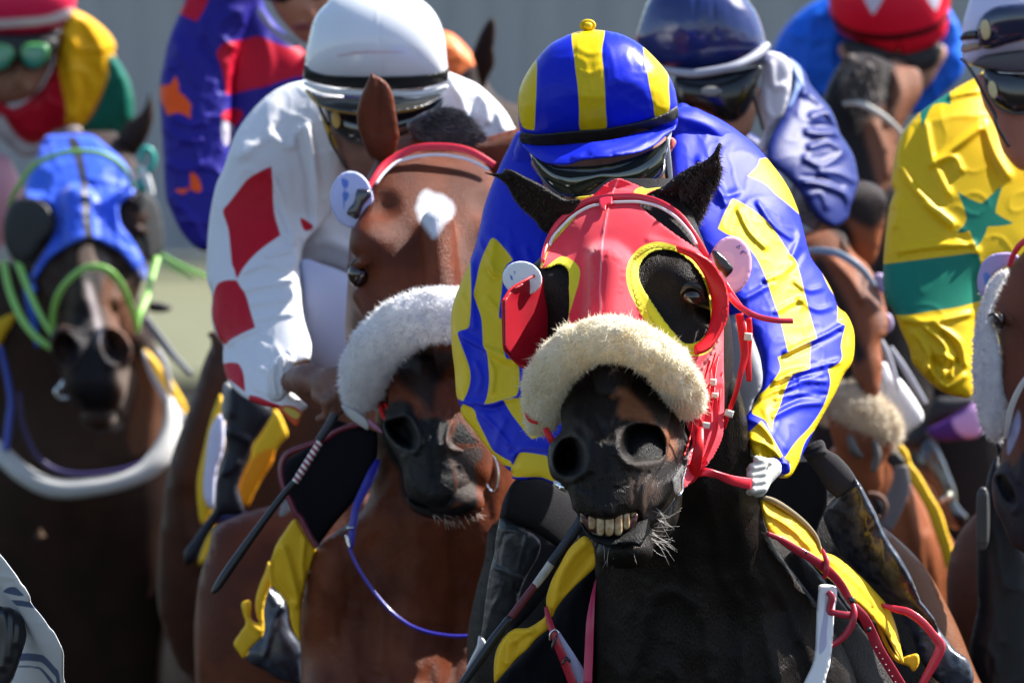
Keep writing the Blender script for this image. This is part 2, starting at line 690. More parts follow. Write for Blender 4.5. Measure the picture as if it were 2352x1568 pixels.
def grid_sheet(x0, x1, y0, y1, nx, ny, z, amp=0, sc=1):
    xs, ys = np.linspace(x0, x1, nx), np.linspace(y0, y1, ny)
    X, Y = np.meshgrid(xs, ys, indexing='ij')
    Z = z + amp * fbm(X / sc, Y / sc, .5, 4)
    V = np.c_[X.ravel(), Y.ravel(), Z.ravel()]
    F = [(i * ny + j, (i + 1) * ny + j, (i + 1) * ny + j + 1, i * ny + j + 1) for i in range(nx - 1) for j in range(ny - 1)]
    return V, F

m_dirt = mat('track_soil', (.017, .016, .013), var=.6, vscale=2.2, vcol=(.010, .010, .009), rough=.95, spec=.1, bump=1, bscale=30)
V, F = grid_sheet(-14, 14, 2, 48, 60, 90, 0, .02, .8)
world_mesh('track', V, F, m_dirt, 'structure')
m_far = mat('field_soil', (.035, .03, .022), rough=1, spec=0, var=.5, vscale=.2)
world_mesh('ground', [(-600, -300, -.06), (600, -300, -.06), (600, 900, -.06), (-600, 900, -.06)], [(0, 1, 2, 3)], m_far, 'structure')
m_grass = mat('turf', (.12, .125, .075), var=.8, vscale=1.5, vcol=(.15, .15, .10), rough=.9, spec=.15)
V, F = grid_sheet(-30, 30, 47.5, 62, 60, 40, .04, .05, 1.2)
world_mesh('grass_strip', V, F, m_grass, 'structure')
# loose turf and clods lying on the track
rs = np.random.RandomState(8)
VV, FF = [], []
for i in range(900):
    x, y = rs.uniform(-3.5, 3.5), rs.uniform(27, 45)
    s = rs.uniform(.01, .045)
    a = rs.uniform(0, 6.3, 3)
    b0 = len(VV)
    base = [(1, 0, 0), (0, 1, 0), (-1, 0, 0), (0, -1, 0), (0, 0, 1), (0, 0, -.5)]
    for q in base:
        VV.append((x + q[0] * s * rs.uniform(.6, 1.3), y + q[1] * s * rs.uniform(.6, 1.3), .03 + q[2] * s))
    for f in ((0, 1, 4), (1, 2, 4), (2, 3, 4), (3, 0, 4), (1, 0, 5), (2, 1, 5), (3, 2, 5), (0, 3, 5)):
        FF.append(tuple(b0 + t for t in f))
for i in range(70):
    y = rs.uniform(18, 24); x = rs.uniform(-1.0, -.2) * y / 15 ; z = rs.uniform(.5, 1.6); s = rs.uniform(.003, .012)
    b0 = len(VV)
    for q in base:
        VV.append((x + q[0] * s * rs.uniform(.5, 1.3), y + q[1] * s, z + q[2] * s * 1.5))
    for f in ((0, 1, 4), (1, 2, 4), (2, 3, 4), (3, 0, 4), (1, 0, 5), (2, 1, 5), (3, 2, 5), (0, 3, 5)):
        FF.append(tuple(b0 + t for t in f))
world_mesh('loose_clods', VV, FF, mat('clod', (.075, .07, .045), var=.8, vscale=3, vcol=(.12, .05, .04), rough=1, spec=0), 'stuff')

# ribbed metal fence far behind the field
fen = bpy.data.objects.new('metal_fence', None); COL.objects.link(fen)
fen.location = (0, 60, 0)
fen['label'] = 'grey ribbed metal fence running along behind the whole field of horses'
fen['category'] = 'fence'
xs = np.arange(-12, 12, .055)
V, F = [], []
for i, x in enumerate(xs):
    d = .05 * (1 if i % 4 in (1, 2) else 0) + .01 * rs.rand()
    V += [(x, 60 - d, .05), (x, 60 - d, 4.2)]
F = [(2 * i, 2 * i + 2, 2 * i + 3, 2 * i + 1) for i in range(len(xs) - 1)]
mf = mat('fence_metal', (.34, .35, .38), var=.5, vscale=1.1, vcol=(.27, .285, .315), rough=.7, spec=.25)
nt_ = mf.node_tree
mp = nt_.nodes.new('ShaderNodeMapping'); mp.inputs['Scale'].default_value = (3, 1, .05)
tcn = [n for n in nt_.nodes if n.type == 'TEX_COORD'][0]
nzn = [n for n in nt_.nodes if n.type == 'TEX_NOISE'][0]
nt_.links.new(tcn.outputs['Object'], mp.inputs[0]); nt_.links.new(mp.outputs[0], nzn.inputs['Vector'])
world_mesh('ribbed_sheet', V, F, mf, parent=fen)
V, F = [], []
for x in np.arange(-12, 12.1, 3):
    b0 = len(V)
    V += [(x + dx, 60.05 + dy, zz) for zz in (0, 4.25) for dx, dy in ((-.05, 0), (.05, 0), (.05, .1), (-.05, .1))]
    F += [tuple(b0 + t for t in f) for f in ((0, 1, 5, 4), (1, 2, 6, 5), (2, 3, 7, 6), (3, 0, 4, 7), (4, 5, 6, 7))]
pass

# ------------------------------------------------------------------ horse anatomy
def lerp_tab(y, tab, col):
    t = np.array(tab, float)
    # smooth (cubic) lookup
    yy = np.linspace(t[0, 0], t[-1, 0], 200)
    P = smooth(t, closed=False, n=8)
    return np.interp(y, P[:, 0], P[:, col])

HEAD = [  # y, half width, front z, back z
    (-40, 60, 330, 400), (0, 95, 262, 370), (60, 140, 185, 340), (120, 168, 128, 330), (190, 186, 75, 370), (260, 190, 30, 460),
    (330, 182, -10, 500), (400, 150, -55, 490), (470, 118, -100, 420), (540, 106, -150, 320), (600, 114, -198, 200),
    (650, 118, -225, 100), (700, 112, -238, 20), (740, 103, -236, -60), (775, 86, -215, -90)]

_HC = {}
def head_mesh(openm=False, g=6, muzzle=True):
    key = (openm, g, muzzle)
    if key in _HC:
        return _HC[key]
    f = Field((-260, -60, -360), (260, 880, 600), g)
    y = f.Y[0, :, 0]
    w_, zf, zb = [np.interp(y, *(lambda P: (P[:, 0], P[:, c]))(smooth(HEAD if muzzle else [r if r[0] < 470 else (r[0], r[1] * .78, r[2] + 55, r[3]) for r in HEAD], closed=False, n=8)))[None, :, None].astype(np.float32) for c in (1, 2, 3)]
    zc, hz = (zf + zb) / 2, (zb - zf) / 2
    nn = 2.5
    q = (np.abs(f.X / w_) ** nn + np.abs((f.Z - zc) / hz) ** nn) ** (1 / nn)
    base = (q - 1) * np.minimum(w_, hz)
    cap = np.maximum(-20 - f.Y, f.Y - 775)
    f.f = np.maximum(base, cap)
    for s in (-1, 1):
        f.add(f.ell((s * 146, 225, 112), (50, 52, 56)), 50)              # brow over the eye
        f.add(f.cone((s * 165, 335, 120), 34, (s * 112, 470, -10), 22), 30)   # facial crest
        f.add(f.ell((s * 100, 400, 330), (88, 190, 175)), 30)            # jowl
        f.sub(f.ell((s * 208, 286, 118), (46, 38, 60)), 16)              # socket
        f.sub(f.ell((s * 120, 110, 110), (34, 40, 40)), 30)              # hollow above the eye
        f.add(f.cone((s * 172, 262, 62), 10, (s * 196, 272, 128), 12), 10)  # upper lid
        if not muzzle:
            continue
        f.add(f.ell((s * 84, 600, -190), (64, 66, 60)), 34)
        f.add(f.cone((s * 52, 590, -222), 20, (s * 60, 640, -232), 22), 24)
        f.sub(f.ell((s * 92, 600 + (8 if s < 0 else -4), -250), (48 if s < 0 else 52, 52, 70)), 9)
        f.sub(f.cone((s * 90, 600, -245), 38, (s * 56, 600, -150), 26), 6)
        f.add(f.ell((s * 45, 700, -205), (58, 52, 46)), 26)
    if muzzle:
        f.add(f.ell((0, 665, -165), (112, 95, 76)), 30)
    f.add(f.cone((0, 180, 40), 40, (0, 470, -95), 34), 40)               # nasal bone
    if muzzle:
        f.sub(f.cone((0, 575, -262), 16, (0, 680, -276), 10), 22)            # groove between the nostrils
    # lower jaw
    dy = 38 if openm else 4
    f.add(f.cone((0, 470, 300), 88, (0, 720 + dy, 0), 62), 26)
    f.add(f.cone((0, 720 + dy, 0), 60, (0, 785 + dy, -150), 52), 18)
    f.add(f.ell((0, 800 + dy, -150), (66, 36, 58)), 18)
    if openm:
        f.sub(f.ell((0, 800, -250), (84, 26, 110)), 8)
        f.sub(f.cone((-95, 730, -120), 9, (0, 792, -230), 14), 6)
        f.sub(f.cone((95, 730, -120), 9, (0, 792, -230), 14), 6)
    elif muzzle:
        for s in (-1, 1):
            f.sub(f.cone((s * 100, 712, -90), 7, (0, 778, -255), 6), 7)
    m = f.mesh()
    _HC[key] = m
    return m

def xform(m, f):
    V = f(m.V.copy())
    return Msh(V, m.F)

def place_head(cx, y0, sc=1.0, wtab=None, ctab=None, yaw=0, pitch=0, roll=0, z0=0, openm=False, g=6, pivot=(0, 300, 150)):
    """returns the warp (canonical head point -> drawing units)"""
    cyw, syw, cp_, sp_, cr, sr = math.cos(yaw), math.sin(yaw), math.cos(pitch), math.sin(pitch), math.cos(roll), math.sin(roll)
    pv = np.array(pivot, float)

    def f(V):
        V = np.array(V, float)
        if wtab is not None:
            t = np.array(wtab, float)
            V[:, 0] = V[:, 0] * np.interp(V[:, 1], t[:, 0], t[:, 1])
        X, Y, Z = (V - pv).T
        Y, Z = Y * cp_ - Z * sp_, Y * sp_ + Z * cp_
        X, Z = X * cyw + Z * syw, -X * syw + Z * cyw
        X, Y = X * cr - Y * sr, X * sr + Y * cr
        V = np.c_[X, Y, Z] + pv
        if ctab is not None:
            t = np.array(ctab, float)
            V[:, 0] = V[:, 0] + np.interp(V[:, 1], t[:, 0], t[:, 1]) * np.clip((220 - V[:, 2]) / 200, 0, 1)
        V = V * sc
        V[:, 0] += cx
        V[:, 1] += y0
        V[:, 2] += z0
        return V
    return f

_HB = {}
def hind_body(cx, topy, base, bx=0, sc=1.0, wf=.62):
    """barrel, quarters and legs of a galloping horse in world metres, behind the chest (coarse; below and behind the frame)"""
    if 'm' not in _HB:
        f = Field((-460, -1050, -700), (460, 1700, 2700), 40)
        # units ~ mm ; y down from back line, z away
        f.f = f.cone((0, 330, 150), 280, (0, 330, 1150), 300)
        f.add(f.ell((0, 290, 1500), (300, 330, 420)), 80)
        for s in (-1, 1):
            f.add(f.cone((s * 150, 520, 60), 120, (s * 130, 820, -180), 75), 60)
            f.add(f.cone((s * 130, 820, -180), 62, (s * 120, 1180, -80 + s * 160), 40), 30)
            f.add(f.cone((s * 120, 1180, -80 + s * 160), 40, (s * 120, 1530, 60 + s * 200), 42), 30)
            f.add(f.cone((s * 150, 480, 1550), 170, (s * 150, 800, 1420), 100), 60)
            f.add(f.cone((s * 150, 800, 1420), 85, (s * 140, 1080, 1720), 52), 30)
            f.add(f.cone((s * 140, 1080, 1720), 48, (s * 140, 1540, 1640 + s * 120), 44), 30)
        f.add(f.cone((0, 150, 1880), 50, (0, 700, 2150), 60), 30)
        m = f.mesh()
        _HB['m'] = m
    m = _HB['m']
    V = m.V * sc / 620.0 * 1.0      # mm -> drawing units (0.62 mm each) applied below
    V = m.V * sc / .62
    k = (D0 + base) / D0
    # shear so that the barrel goes off to one side
    V = V / k
    V[:, 0] *= wf
    V[:, 0] += cx + bx * m.V[:, 2] / 1000 / .62
    V[:, 1] += topy
    return Msh(V, m.F)
# ================================================================== the front horse (dark, red hood)
GH = 'racehorses in the galloping field'
GJ = 'jockeys crouching over the racehorses'
h1 = thing('horse', 'dark brown horse at the front in a red hood, teeth showing', 'horse', 1600, 1400, 0, GH, 700)
wp1 = place_head(1410, 430, 1.0, wtab=[(-60, 1.0), (290, 1.12), (470, 1.1), (600, 1.17), (700, 1.08), (800, 1.0)],
                 ctab=[(-60, -5), (60, 4), (190, 32), (290, 38), (400, 58), (470, 80), (540, 104), (600, 118), (640, 122), (700, 130), (775, 130), (840, 128)],
                 yaw=.35, openm=True, g=5)
hd1 = xform(head_mesh(True, 5, False), wp1)
zh1 = zmap_of(hd1, 7)
neck1 = inflate('1480,760 1640,800 1686,860 1715,960 1740,1090 1758,1210 1800,1285 1850,1350 1905,1430 1970,1568 2010,1800 2000,2050 1360,2050 1366,1700 1366,1568 1364,1400 1368,1250 1400,1080 1430,900',
                [(1600, 850, 330), (1600, 1150, 480), (1600, 1500, 640), (1650, 2000, 700), (1400, 1300, 600), (1800, 1400, 700)], g=8, zs=.8, cap=330,
                folds=[('1700,1130 1720,1300 1760,1450 1800,1600', 26, 14), ('1560,1250 1580,1400 1560,1600', 40, 16), ('1440,1300 1450,1450 1440,1600', 30, 10), ('1690,900 1712,1020 1722,1130', 12, 8), ('1730,1180 1760,1300 1830,1430 1880,1560', 14, 10), ('1620,1120 1650,1230 1665,1330', 16, 9)],
                dents=[('1640,1180 1660,1350 1680,1600', 22, 12)], wr=(50, 160, 5))
sh1 = inflate('1735,1180 1800,1225 1850,1280 1905,1345 1985,1450 2060,1540 2130,1660 2180,1900 2150,2050 1660,2050 1640,1500 1690,1250',
              [(1750, 1250, 760), (1950, 1500, 800), (1800, 1900, 690)], g=9, zs=.55, cap=200,
              folds=[('1890,1400 1930,1480 1990,1580', 30, 12)], dents=[('1822,1290 1840,1370 1846,1450 1840,1568', 10, 16)])
bar1 = inflate('1900,1120 1960,1160 2060,1235 2130,1310 2195,1430 2240,1540 2300,1680 2350,2000 1600,2000 1600,1200', 1500, g=14, zs=.7, cap=300)
bal1 = inflate('1150,1190 1112,1290 1084,1395 1072,1480 1075,1568 1090,1800 1110,2000 1700,2000 1700,1200 1400,1150', 1250, g=14, zs=.7, cap=300)
rear1 = hind_body(1650, 1170, 0, .05)
rear1 = xform(rear1, lambda V: V + np.array([0, 0, 1000.0]))
BRN = (.17, .062, .026)
GRN = (.10, .085, .08)
hm1 = [(BRN, ['B 1010,262 1090,275 1140,330 1210,400 1262,460 1285,530 1200,510 1100,490 1030,480 1010,420 1030,340 960,330 1000,290', 'B 1340,550 1400,580 1440,640 1445,720 1400,790 1370,760 1375,680 1340,600'], 7),
       (BRN, ['1980,1150 2000,1260 2100,1450 2150,1560 2200,1700 2400,1700 2400,1300 2100,1100'], 8),
       ((.075, .05, .04), ['B 1130,880 1240,900 1300,930 1330,990 1320,1050 1290,1120 1270,1200 1240,1300 1200,1390 1165,1430 1150,1400 1185,1300 1180,1200 1140,1160 1120,1050'], 9),  # pale-brown side of the muzzle, with its sunlit strip painted in
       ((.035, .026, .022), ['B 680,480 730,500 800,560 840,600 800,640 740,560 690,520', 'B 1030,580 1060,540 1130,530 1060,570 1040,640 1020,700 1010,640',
             'B 1040,740 1130,790 1250,785 1350,745 1365,790 1290,860 1240,930 1130,870 1060,800'], 5),  # paler nostril rims, part skin tone, part painted highlight
       ((.0012, .0010, .0010), ['B 650,650 690,652 727,695 745,760 738,825 705,870 655,886 610,880 575,845 563,780 580,712 608,668', 'B 1066,600 1094,560 1150,540 1250,544 1316,574 1350,640 1356,718 1338,762 1288,786 1200,790 1132,794 1078,768 1052,704 1050,650'], 6)]
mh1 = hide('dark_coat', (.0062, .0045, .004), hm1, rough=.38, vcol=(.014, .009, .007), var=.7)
muz1 = inflate('B 600,560 560,620 512,680 498,760 505,850 530,920 590,962 640,1010 665,1080 680,1150! 720,1190 760,1215 850,1234 950,1236 1050,1218 1130,1186 1152,1165! 1168,1210 1178,1300 1158,1380 1150,1405 1168,1432 1205,1380 1245,1290 1270,1200 1290,1115 1325,1050 1332,990 1305,920 1340,860 1375,790 1392,700 1402,620 1385,560 1400,480 1400,400 1350,260 1250,120 1000,20 850,20 700,100 620,250 590,400',
               [(1400, 850, 20), (1400, 900, -25), (1400, 965, -95), (1390, 1020, -150), (1395, 1090, -165), (1400, 1150, -170), (1400, 1192, -205), (1320, 1170, -150), (1270, 1040, -70), (1530, 1000, -60), (1510, 1130, -120), (1470, 1250, -150), (1520, 1200, -110), (1540, 900, 60), (1270, 900, 60)],
               g=2.8, zs=1.0, cap=92,
               holes=[('B 640,638 690,640 735,690 757,760 750,830 715,882 660,900 600,893 562,850 550,780 568,705 600,658', 110, 30),
                      ('B 1062,600 1092,556 1150,537 1250,541 1318,572 1352,640 1358,720 1340,765 1290,788 1200,792 1130,798 1074,770 1048,705 1046,650', 130, 30)],
               folds=[('B 690,590 770,640 805,720 808,800 782,870 710,915', 13, 10), ('B 1095,525 1040,570 1008,640 1015,720 1065,795 1130,835', 12, 6), ('B 1095,520 1200,508 1310,540 1375,620', 9, 3), ('B 1130,838 1250,832 1340,805 1378,745', 9, 3),
                      ('B 930,120 960,300 965,480', 26, 16), ('B 1110,250 1200,400 1270,500', 16, 10), ('B 700,300 680,440 700,540', 16, 10), ('B 760,1080 900,1130 1050,1100', 34, 8),
                      ('B 1340,835 1250,930 1205,1030 1195,1150 1205,1280 1172,1390', 9, 8), ('B 690,1000 700,1080 730,1160', 8, 5), ('B 560,940 620,960 680,950', 7, 4), ('B 780,500 800,600 830,660', 8, 5), ('B 1290,480 1370,540 1410,620', 8, 7)],
               dents=[('B 905,560 918,700 925,860', 11, 7), ('B 1150,880 1128,1000 1150,1130', 7, 7), ('B 860,480 880,560 900,620', 7, 4), ('B 1000,480 970,560 950,640', 7, 4), ('B 720,960 760,1000 850,1010', 5, 2.5), ('B 1000,1000 1080,980 1120,930', 5, 2.5), ('B 1240,890 1180,980 1160,1100', 4, 4), ('B 1290,930 1240,1010 1220,1120', 4, 3)], wr=(22, 22, 1.1))
body1 = join(hd1, neck1, sh1, bar1, bal1, rear1)
# ears belong to the same continuous body mesh
earL = inflate('A 30,150 90,158 160,155 185,128 240,135 330,180 450,240 560,310 650,350 740,350 700,420 620,520 560,600 500,605 440,560 400,500 300,410 240,330 200,250 130,190 70,170',
               [(1150, 400, 240), (1300, 480, 230), (1260, 560, 300)], g=4, zs=.7, wr=(25, 25, 1), dents=[('A 250,230 350,320 480,440', 10, 9)])
earR = inflate('A 1760,10 1765,60 1772,130 1765,200 1745,240 1700,290 1690,360 1660,420 1640,470 1600,540 1590,560 1500,520 1400,440 1290,350 1230,310 1340,262 1410,200 1480,150 1570,100 1660,60 1720,0 1745,-50 1765,-70 1775,-40',
               [(1520, 460, 240), (1650, 350, 190), (1600, 500, 270)], g=4, zs=.7, wr=(25, 25, 1), dents=[('A 1700,130 1620,230 1520,400', 16, 16)])
body1 = join(hd1, neck1, sh1, bar1, bal1, rear1, earL, earR, muz1)
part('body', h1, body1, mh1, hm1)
furm = mat('dark_hair', (.055, .038, .032), rough=.6, spec=.3, var=.8, vscale=80, vcol=(.1, .07, .06))
eb = blades(earR, 2600, 10, .9, bias=(.3, .5, 0), rnd=.4, seed=2, keep=lambda p, n: ((p[:, 0] > 1560)) * (n[:, 2] < .2) + .15 * (n[:, 2] < 0))
eb2 = blades(earL, 900, 7, .8, bias=(-.3, .3, 0), rnd=.4, seed=3)
part('ear_hair', h1, join(eb, eb2), furm)
# eyes
eyem = mat('horse_eye', (.02, .008, .005), rough=.12, spec=.6, coat=.5, coatrough=.08)
lidm = mat('eye_lid', (.012, .01, .01), rough=.35)
for s in (-1, 1):
    c = wp1([[s * 180, 288, 112]])[0]
    if s > 0:
        c = np.array([1590, 682, float(zh1(np.array([1590.]), np.array([682.]))[0]) + 14])
    f = Field(c - 50, c + 50, 4)
    f.f = f.ell(c, (25, 23, 27))
    e = part('eye', h1, f.mesh(), eyem)
    c2 = wp1([[s * 184, 288, 104]])[0] if s < 0 else c + np.array([-2, -2, -10])
    part('eyelid', h1, tube([(c2[0] - 26, c2[1] - 4, c2[2]), (c2[0] - 6, c2[1] - 25, c2[2] - 10), (c2[0] + 18, c2[1] - 18, c2[2] - 6), (c2[0] + 28, c2[1] + 6, c2[2] + 6)], [3, 8, 8, 3]), lidm)

# teeth: six incisors in an arc
tm = mat('tooth', (.55, .42, .24), rough=.35, spec=.4, var=.9, vscale=110, vcol=(.30, .14, .04))
T = []
tx = [735, 795, 855, 918, 985, 1048, 1102, 1150]
for i in range(7):
    a, b = tx[i], tx[i + 1]
    top, bot = 1215 - abs(i - 3) * 6, 1344 - (i - 3) ** 2 * 11 - (8 if i % 2 else 0)
    T.append(inflate('B %d,%d! %d,%d! %d,%d %d,%d' % (a + 1, top - 20, b - 1, top - 20, b - 5, bot - 4, a + 6, bot + 2),
                     -216 + (i - 3) ** 2 * 3, g=2.5, zs=.9, cap=12))
part('teeth', h1, join(*T), tm)
gum = inflate('B 735,1190 800,1215 950,1225 1100,1210 1155,1180 1150,1240 1090,1310 940,1345 820,1320 760,1260', -192, g=4, cap=14)
part('gum', h1, gum, mat('gum', (.09, .03, .025), rough=.35))
lip = inflate('B 700,1150 745,1210 765,1270 815,1325 890,1350 960,1352 1040,1325 1110,1280 1150,1225 1175,1230 1240,1210 1245,1290 1215,1370 1175,1430 1140,1420 1080,1410 950,1425 860,1400 790,1350 745,1270',
              [(1420, 1250, -215), (1330, 1180, -150), (1480, 1230, -200), (1580, 1190, -150)], g=4, zs=1.0, cap=40)
part('lip', h1, lip, hide('lip_skin', (.006, .005, .005)))

# ------------------------------------------------------------------ hood
HOODP = ('A 440,850 455,800 475,720 520,640 600,540 690,440 745,370 700,335 830,312 900,250 1010,195 1110,225 1225,270! 1345,258! 1250,300 1190,345 1175,390 1250,460 1350,540 1460,620 1570,692 1640,740 1700,840 1745,930 1775,1050 1790,1250 1790,1529 '
         'B 1795,300 1790,560 1770,660 1720,760 1660,840 1600,880 1560,940 1500,1000 1490,930 1500,840 1540,740 1560,640 1520,540 1490,420 1400,300 1200,120 900,20 700,30 560,60! A 535,1425! 560,1390 610,1350 655,1150 640,900 600,830 500,850')
HOLE_R = 'A 1165,880 1200,790 1275,730 1380,718 1490,760 1600,870 1665,1000 1690,1150 1690,1280 1640,1360 1570,1402 1500,1400 1430,1330 1350,1230 1270,1110 1190,985'
HOLE_L = 'A 300,1050 400,955 470,890 550,832 605,832 645,870 655,940 645,1050 610,1190 560,1330 530,1430 440,1560 300,1500 250,1200'
TRIM_R = 'A 1440,690 1300,660 1180,700 1105,785 1075,880 1090,1000 1150,1130 1230,1270 1320,1375 1420,1460 1520,1495 1620,1495 1690,1460 1740,1380 1760,1200 1700,900 1560,740'
TRIM_L = 'A 380,945 430,895 510,825 600,766 670,790 715,830 735,880 725,960 690,1080 650,1210 600,1370 540,1440 300,1500 250,1100'
EAR_TR = ['A 1160,385 1215,395 1300,470 1450,590 1590,700 1585,660 1480,540 1330,430 1240,385', 'A 1130,300 1160,265 1240,256 1350,256 1250,290 1200,325 1150,315',
          'A 700,335 820,312 815,345 720,375', 'A 440,880 455,800 490,700 600,560 720,440 700,480 620,570 520,690 470,820']
zt = [p for p in ()]
def hood_z(x, y):
    return zh1(x, y)
hp = poly(HOODP)
x0, y0 = hp.min(0) - 20
x1, y1 = hp.max(0) + 20
g = 3.5
gx, gy = np.meshgrid(np.arange(x0, x1, g), np.arange(y0, y1, g), indexing='ij')
XX = np.c_[gx.ravel(), gy.ravel()]
sdh = np.minimum(np.minimum(sdist(XX, hp), -sdist(XX, poly(HOLE_R))), -sdist(XX, poly(HOLE_L)))
Zs = zh1(gx, gy)
# cheek panel runs back over the jaw; keep the cloth taut there
Z_0 = Zs.copy()
for _ in range(14):
    Zs[1:-1, 1:-1] = (Zs[2:, 1:-1] + Zs[:-2, 1:-1] + Zs[1:-1, 2:] + Zs[1:-1, :-2]) / 4
Zs = np.minimum(np.minimum(Zs, Z_0 + 2), np.interp(gy, [780, 880, 1000, 1110], [260, 90, 30, -20]))
zs_map = ZMap(x0, y0, g, Zs)
def sheet_from_sdf(gx, gy, sd, Z, th, off):
    nx, ny = gx.shape
    sd = sd.reshape(nx, ny)
    Gx, Gy = np.gradient(sd, g)
    gl = np.hypot(Gx, Gy) + 1e-9
    snap = (sd > -.75 * g) & (sd < .3 * g)
    valid = (sd >= .3 * g) | snap
    xx = np.where(snap, gx - Gx / gl * sd, gx); yy = np.where(snap, gy - Gy / gl * sd, gy)
    idx = -np.ones((nx, ny), int); n = valid.sum(); idx[valid] = np.arange(n)
    e = np.clip(sd / 5, 0, 1)[valid]
    zf = Z[valid] - off - th * (.4 + .6 * np.sqrt(e)); zb = Z[valid] - off + th
    V = np.r_[np.c_[xx[valid], yy[valid], zf], np.c_[xx[valid], yy[valid], zb]]
    F = []
    q = valid[:-1, :-1] & valid[1:, :-1] & valid[1:, 1:] & valid[:-1, 1:]
    cen = (sd[:-1, :-1] + sd[1:, :-1] + sd[1:, 1:] + sd[:-1, 1:]) / 4
    q &= cen > -.2 * g
    I = np.argwhere(q)
    for i, j in I:
        a, b, c, d = idx[i, j], idx[i, j + 1], idx[i + 1, j + 1], idx[i + 1, j]
        F.append((a, b, c, d)); F.append((d + n, c + n, b + n, a + n))
    for di, dj, (A, B) in ((1, 0, ((1, 0), (1, 1))), (-1, 0, ((0, 1), (0, 0))), (0, 1, ((1, 1), (0, 1))), (0, -1, ((0, 0), (1, 0)))):
        for i, j in I:
            ii, jj = i + di, j + dj
            if not (0 <= ii < q.shape[0] and 0 <= jj < q.shape[1]) or not q[ii, jj]:
                a, b = idx[i + A[0], j + A[1]], idx[i + B[0], j + B[1]]
                F.append((a, b, b + n, a + n))
    return Msh(V, F)
wrn = 0
for fs, wd, amp in [('A 900,250 1000,280 1150,300', 5, 5), ('A 860,290 960,300 1120,330', 4, 4), ('A 830,330 960,325 1150,345', 4, 4),
                    ('A 1240,640 1500,700 1640,760', 8, 4), ('A 900,1300 1100,1360 1250,1420', 16, 5), ('A 660,1150 760,1210 860,1330', 14, 4),
                    ('B 1600,400 1640,600 1560,820', 5, 8), ('B 1660,300 1700,520 1600,840', 5, 8), ('B 1740,300 1750,560 1660,800', 5, 8), ('B 1560,250 1600,420 1590,560', 5, 6)]:
    Q = smooth([p[:2] for p in pts(fs)], closed=False)
    wrn = wrn + amp * np.exp(-(segdist(XX, Q[:-1], Q[1:]).reshape(gx.shape) / wd) ** 2)
ridge = np.exp(-(segdist(XX, *(lambda Q: (Q[:-1], Q[1:]))(smooth([p[:2] for p in pts('A 1012,200 965,330 935,450 905,620 890,800 880,1000 885,1150 870,1250 860,1350')], closed=False))).reshape(gx.shape) / 2.6) ** 2)
hood = sheet_from_sdf(gx, gy, sdh, Zs - wrn - ridge * 3, 3, 7)
hmask = [((.70, .62, .012), [TRIM_R, TRIM_L] + EAR_TR),
         ((.85, .30, .34), ['A 1008,200 1018,205 972,330 942,450 912,620 897,800 887,1000 892,1150 877,1250 873,1380 861,1380 867,1250 880,1150 877,1000 886,800 900,620 930,450 962,330'])]
hoodm = mat('hood_cloth', (.80, .022, .05), hmask, rough=.62, spec=.35, sheen=.35, bump=.3, bscale=1500)
ho = part('hood', h1, hood, hoodm, hmask)
# wavy stitching round the trim
st = []
def perim(ps, n):
    P = poly(ps); return P[:: max(1, len(P) // n)]
zg = []
P = smooth([p[:2] for p in pts('A 1440,710 1300,690 1195,730 1130,800 1110,880 1130,1000 1190,1120 1270,1250 1350,1350 1440,1430 1540,1455 1620,1455')], closed=False, n=7)
for i, q in enumerate(P):
    o_ = (4 if i % 2 else -4)
    zg.append((q[0] + o_, q[1] + o_ * .4, float(zs_map(np.array([q[0]]), np.array([q[1]]))[0]) - 13))
part('stitching', ho, tube(zg, .9, n=5, sm=2), mat('stitch', (.5, .42, .02), rough=.6))

# blinker cups
redpl = mat('red_leather', (.66, .008, .014), rough=.4, spec=.3, bump=.08, bscale=900)
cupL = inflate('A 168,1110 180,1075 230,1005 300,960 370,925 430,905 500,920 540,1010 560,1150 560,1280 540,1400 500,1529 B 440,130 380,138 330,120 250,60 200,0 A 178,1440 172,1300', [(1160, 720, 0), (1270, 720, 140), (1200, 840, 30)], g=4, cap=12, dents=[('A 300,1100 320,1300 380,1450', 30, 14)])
part('blinker_cup', h1, cupL, mat('shaded_red_leather', (.27, .003, .012), rough=.45, spec=.25), label='red blinker cup coloured dark for its shaded side')  # red leather darkened to paint in the shade on this cup
cupR = inflate('A 1440,692 1480,695 1580,730 1700,800 1760,880 1800,950 1825,1050 1830,1120 1822,1210 1790,1300 1740,1385 1690,1450 1620,1485 1575,1480! 1570,1425! 1620,1385 1665,1330 1690,1250 1703,1150 1690,1040 1660,940 1610,850 1560,790 1500,755 1452,735!',
               [(1600, 580, -20), (1672, 700, -10), (1600, 810, -60), (1620, 700, 40)], g=3.5, cap=16, zs=1.4)
part('cup_rim', h1, tube(p3('A 400,908,70 330,945,44 230,1005,20 180,1075,4 168,1110,0 170,1300,0 178,1440,4 B 200,0,10 250,60,14 330,120,30 380,138,40 430,132,60'), 3), redpl)
part('blinker_cup', h1, cupR, redpl)
cupR2 = inflate('A 1780,1150 1812,1130 1826,1180 1790,1300 1730,1400 1690,1450 1600,1490 1575,1478 1640,1450 1700,1380 1750,1290 1770,1200', [(1660, 760, -28), (1600, 812, -66)], g=3.5, cap=8)
part('cup_rim', h1, cupR2, redpl)

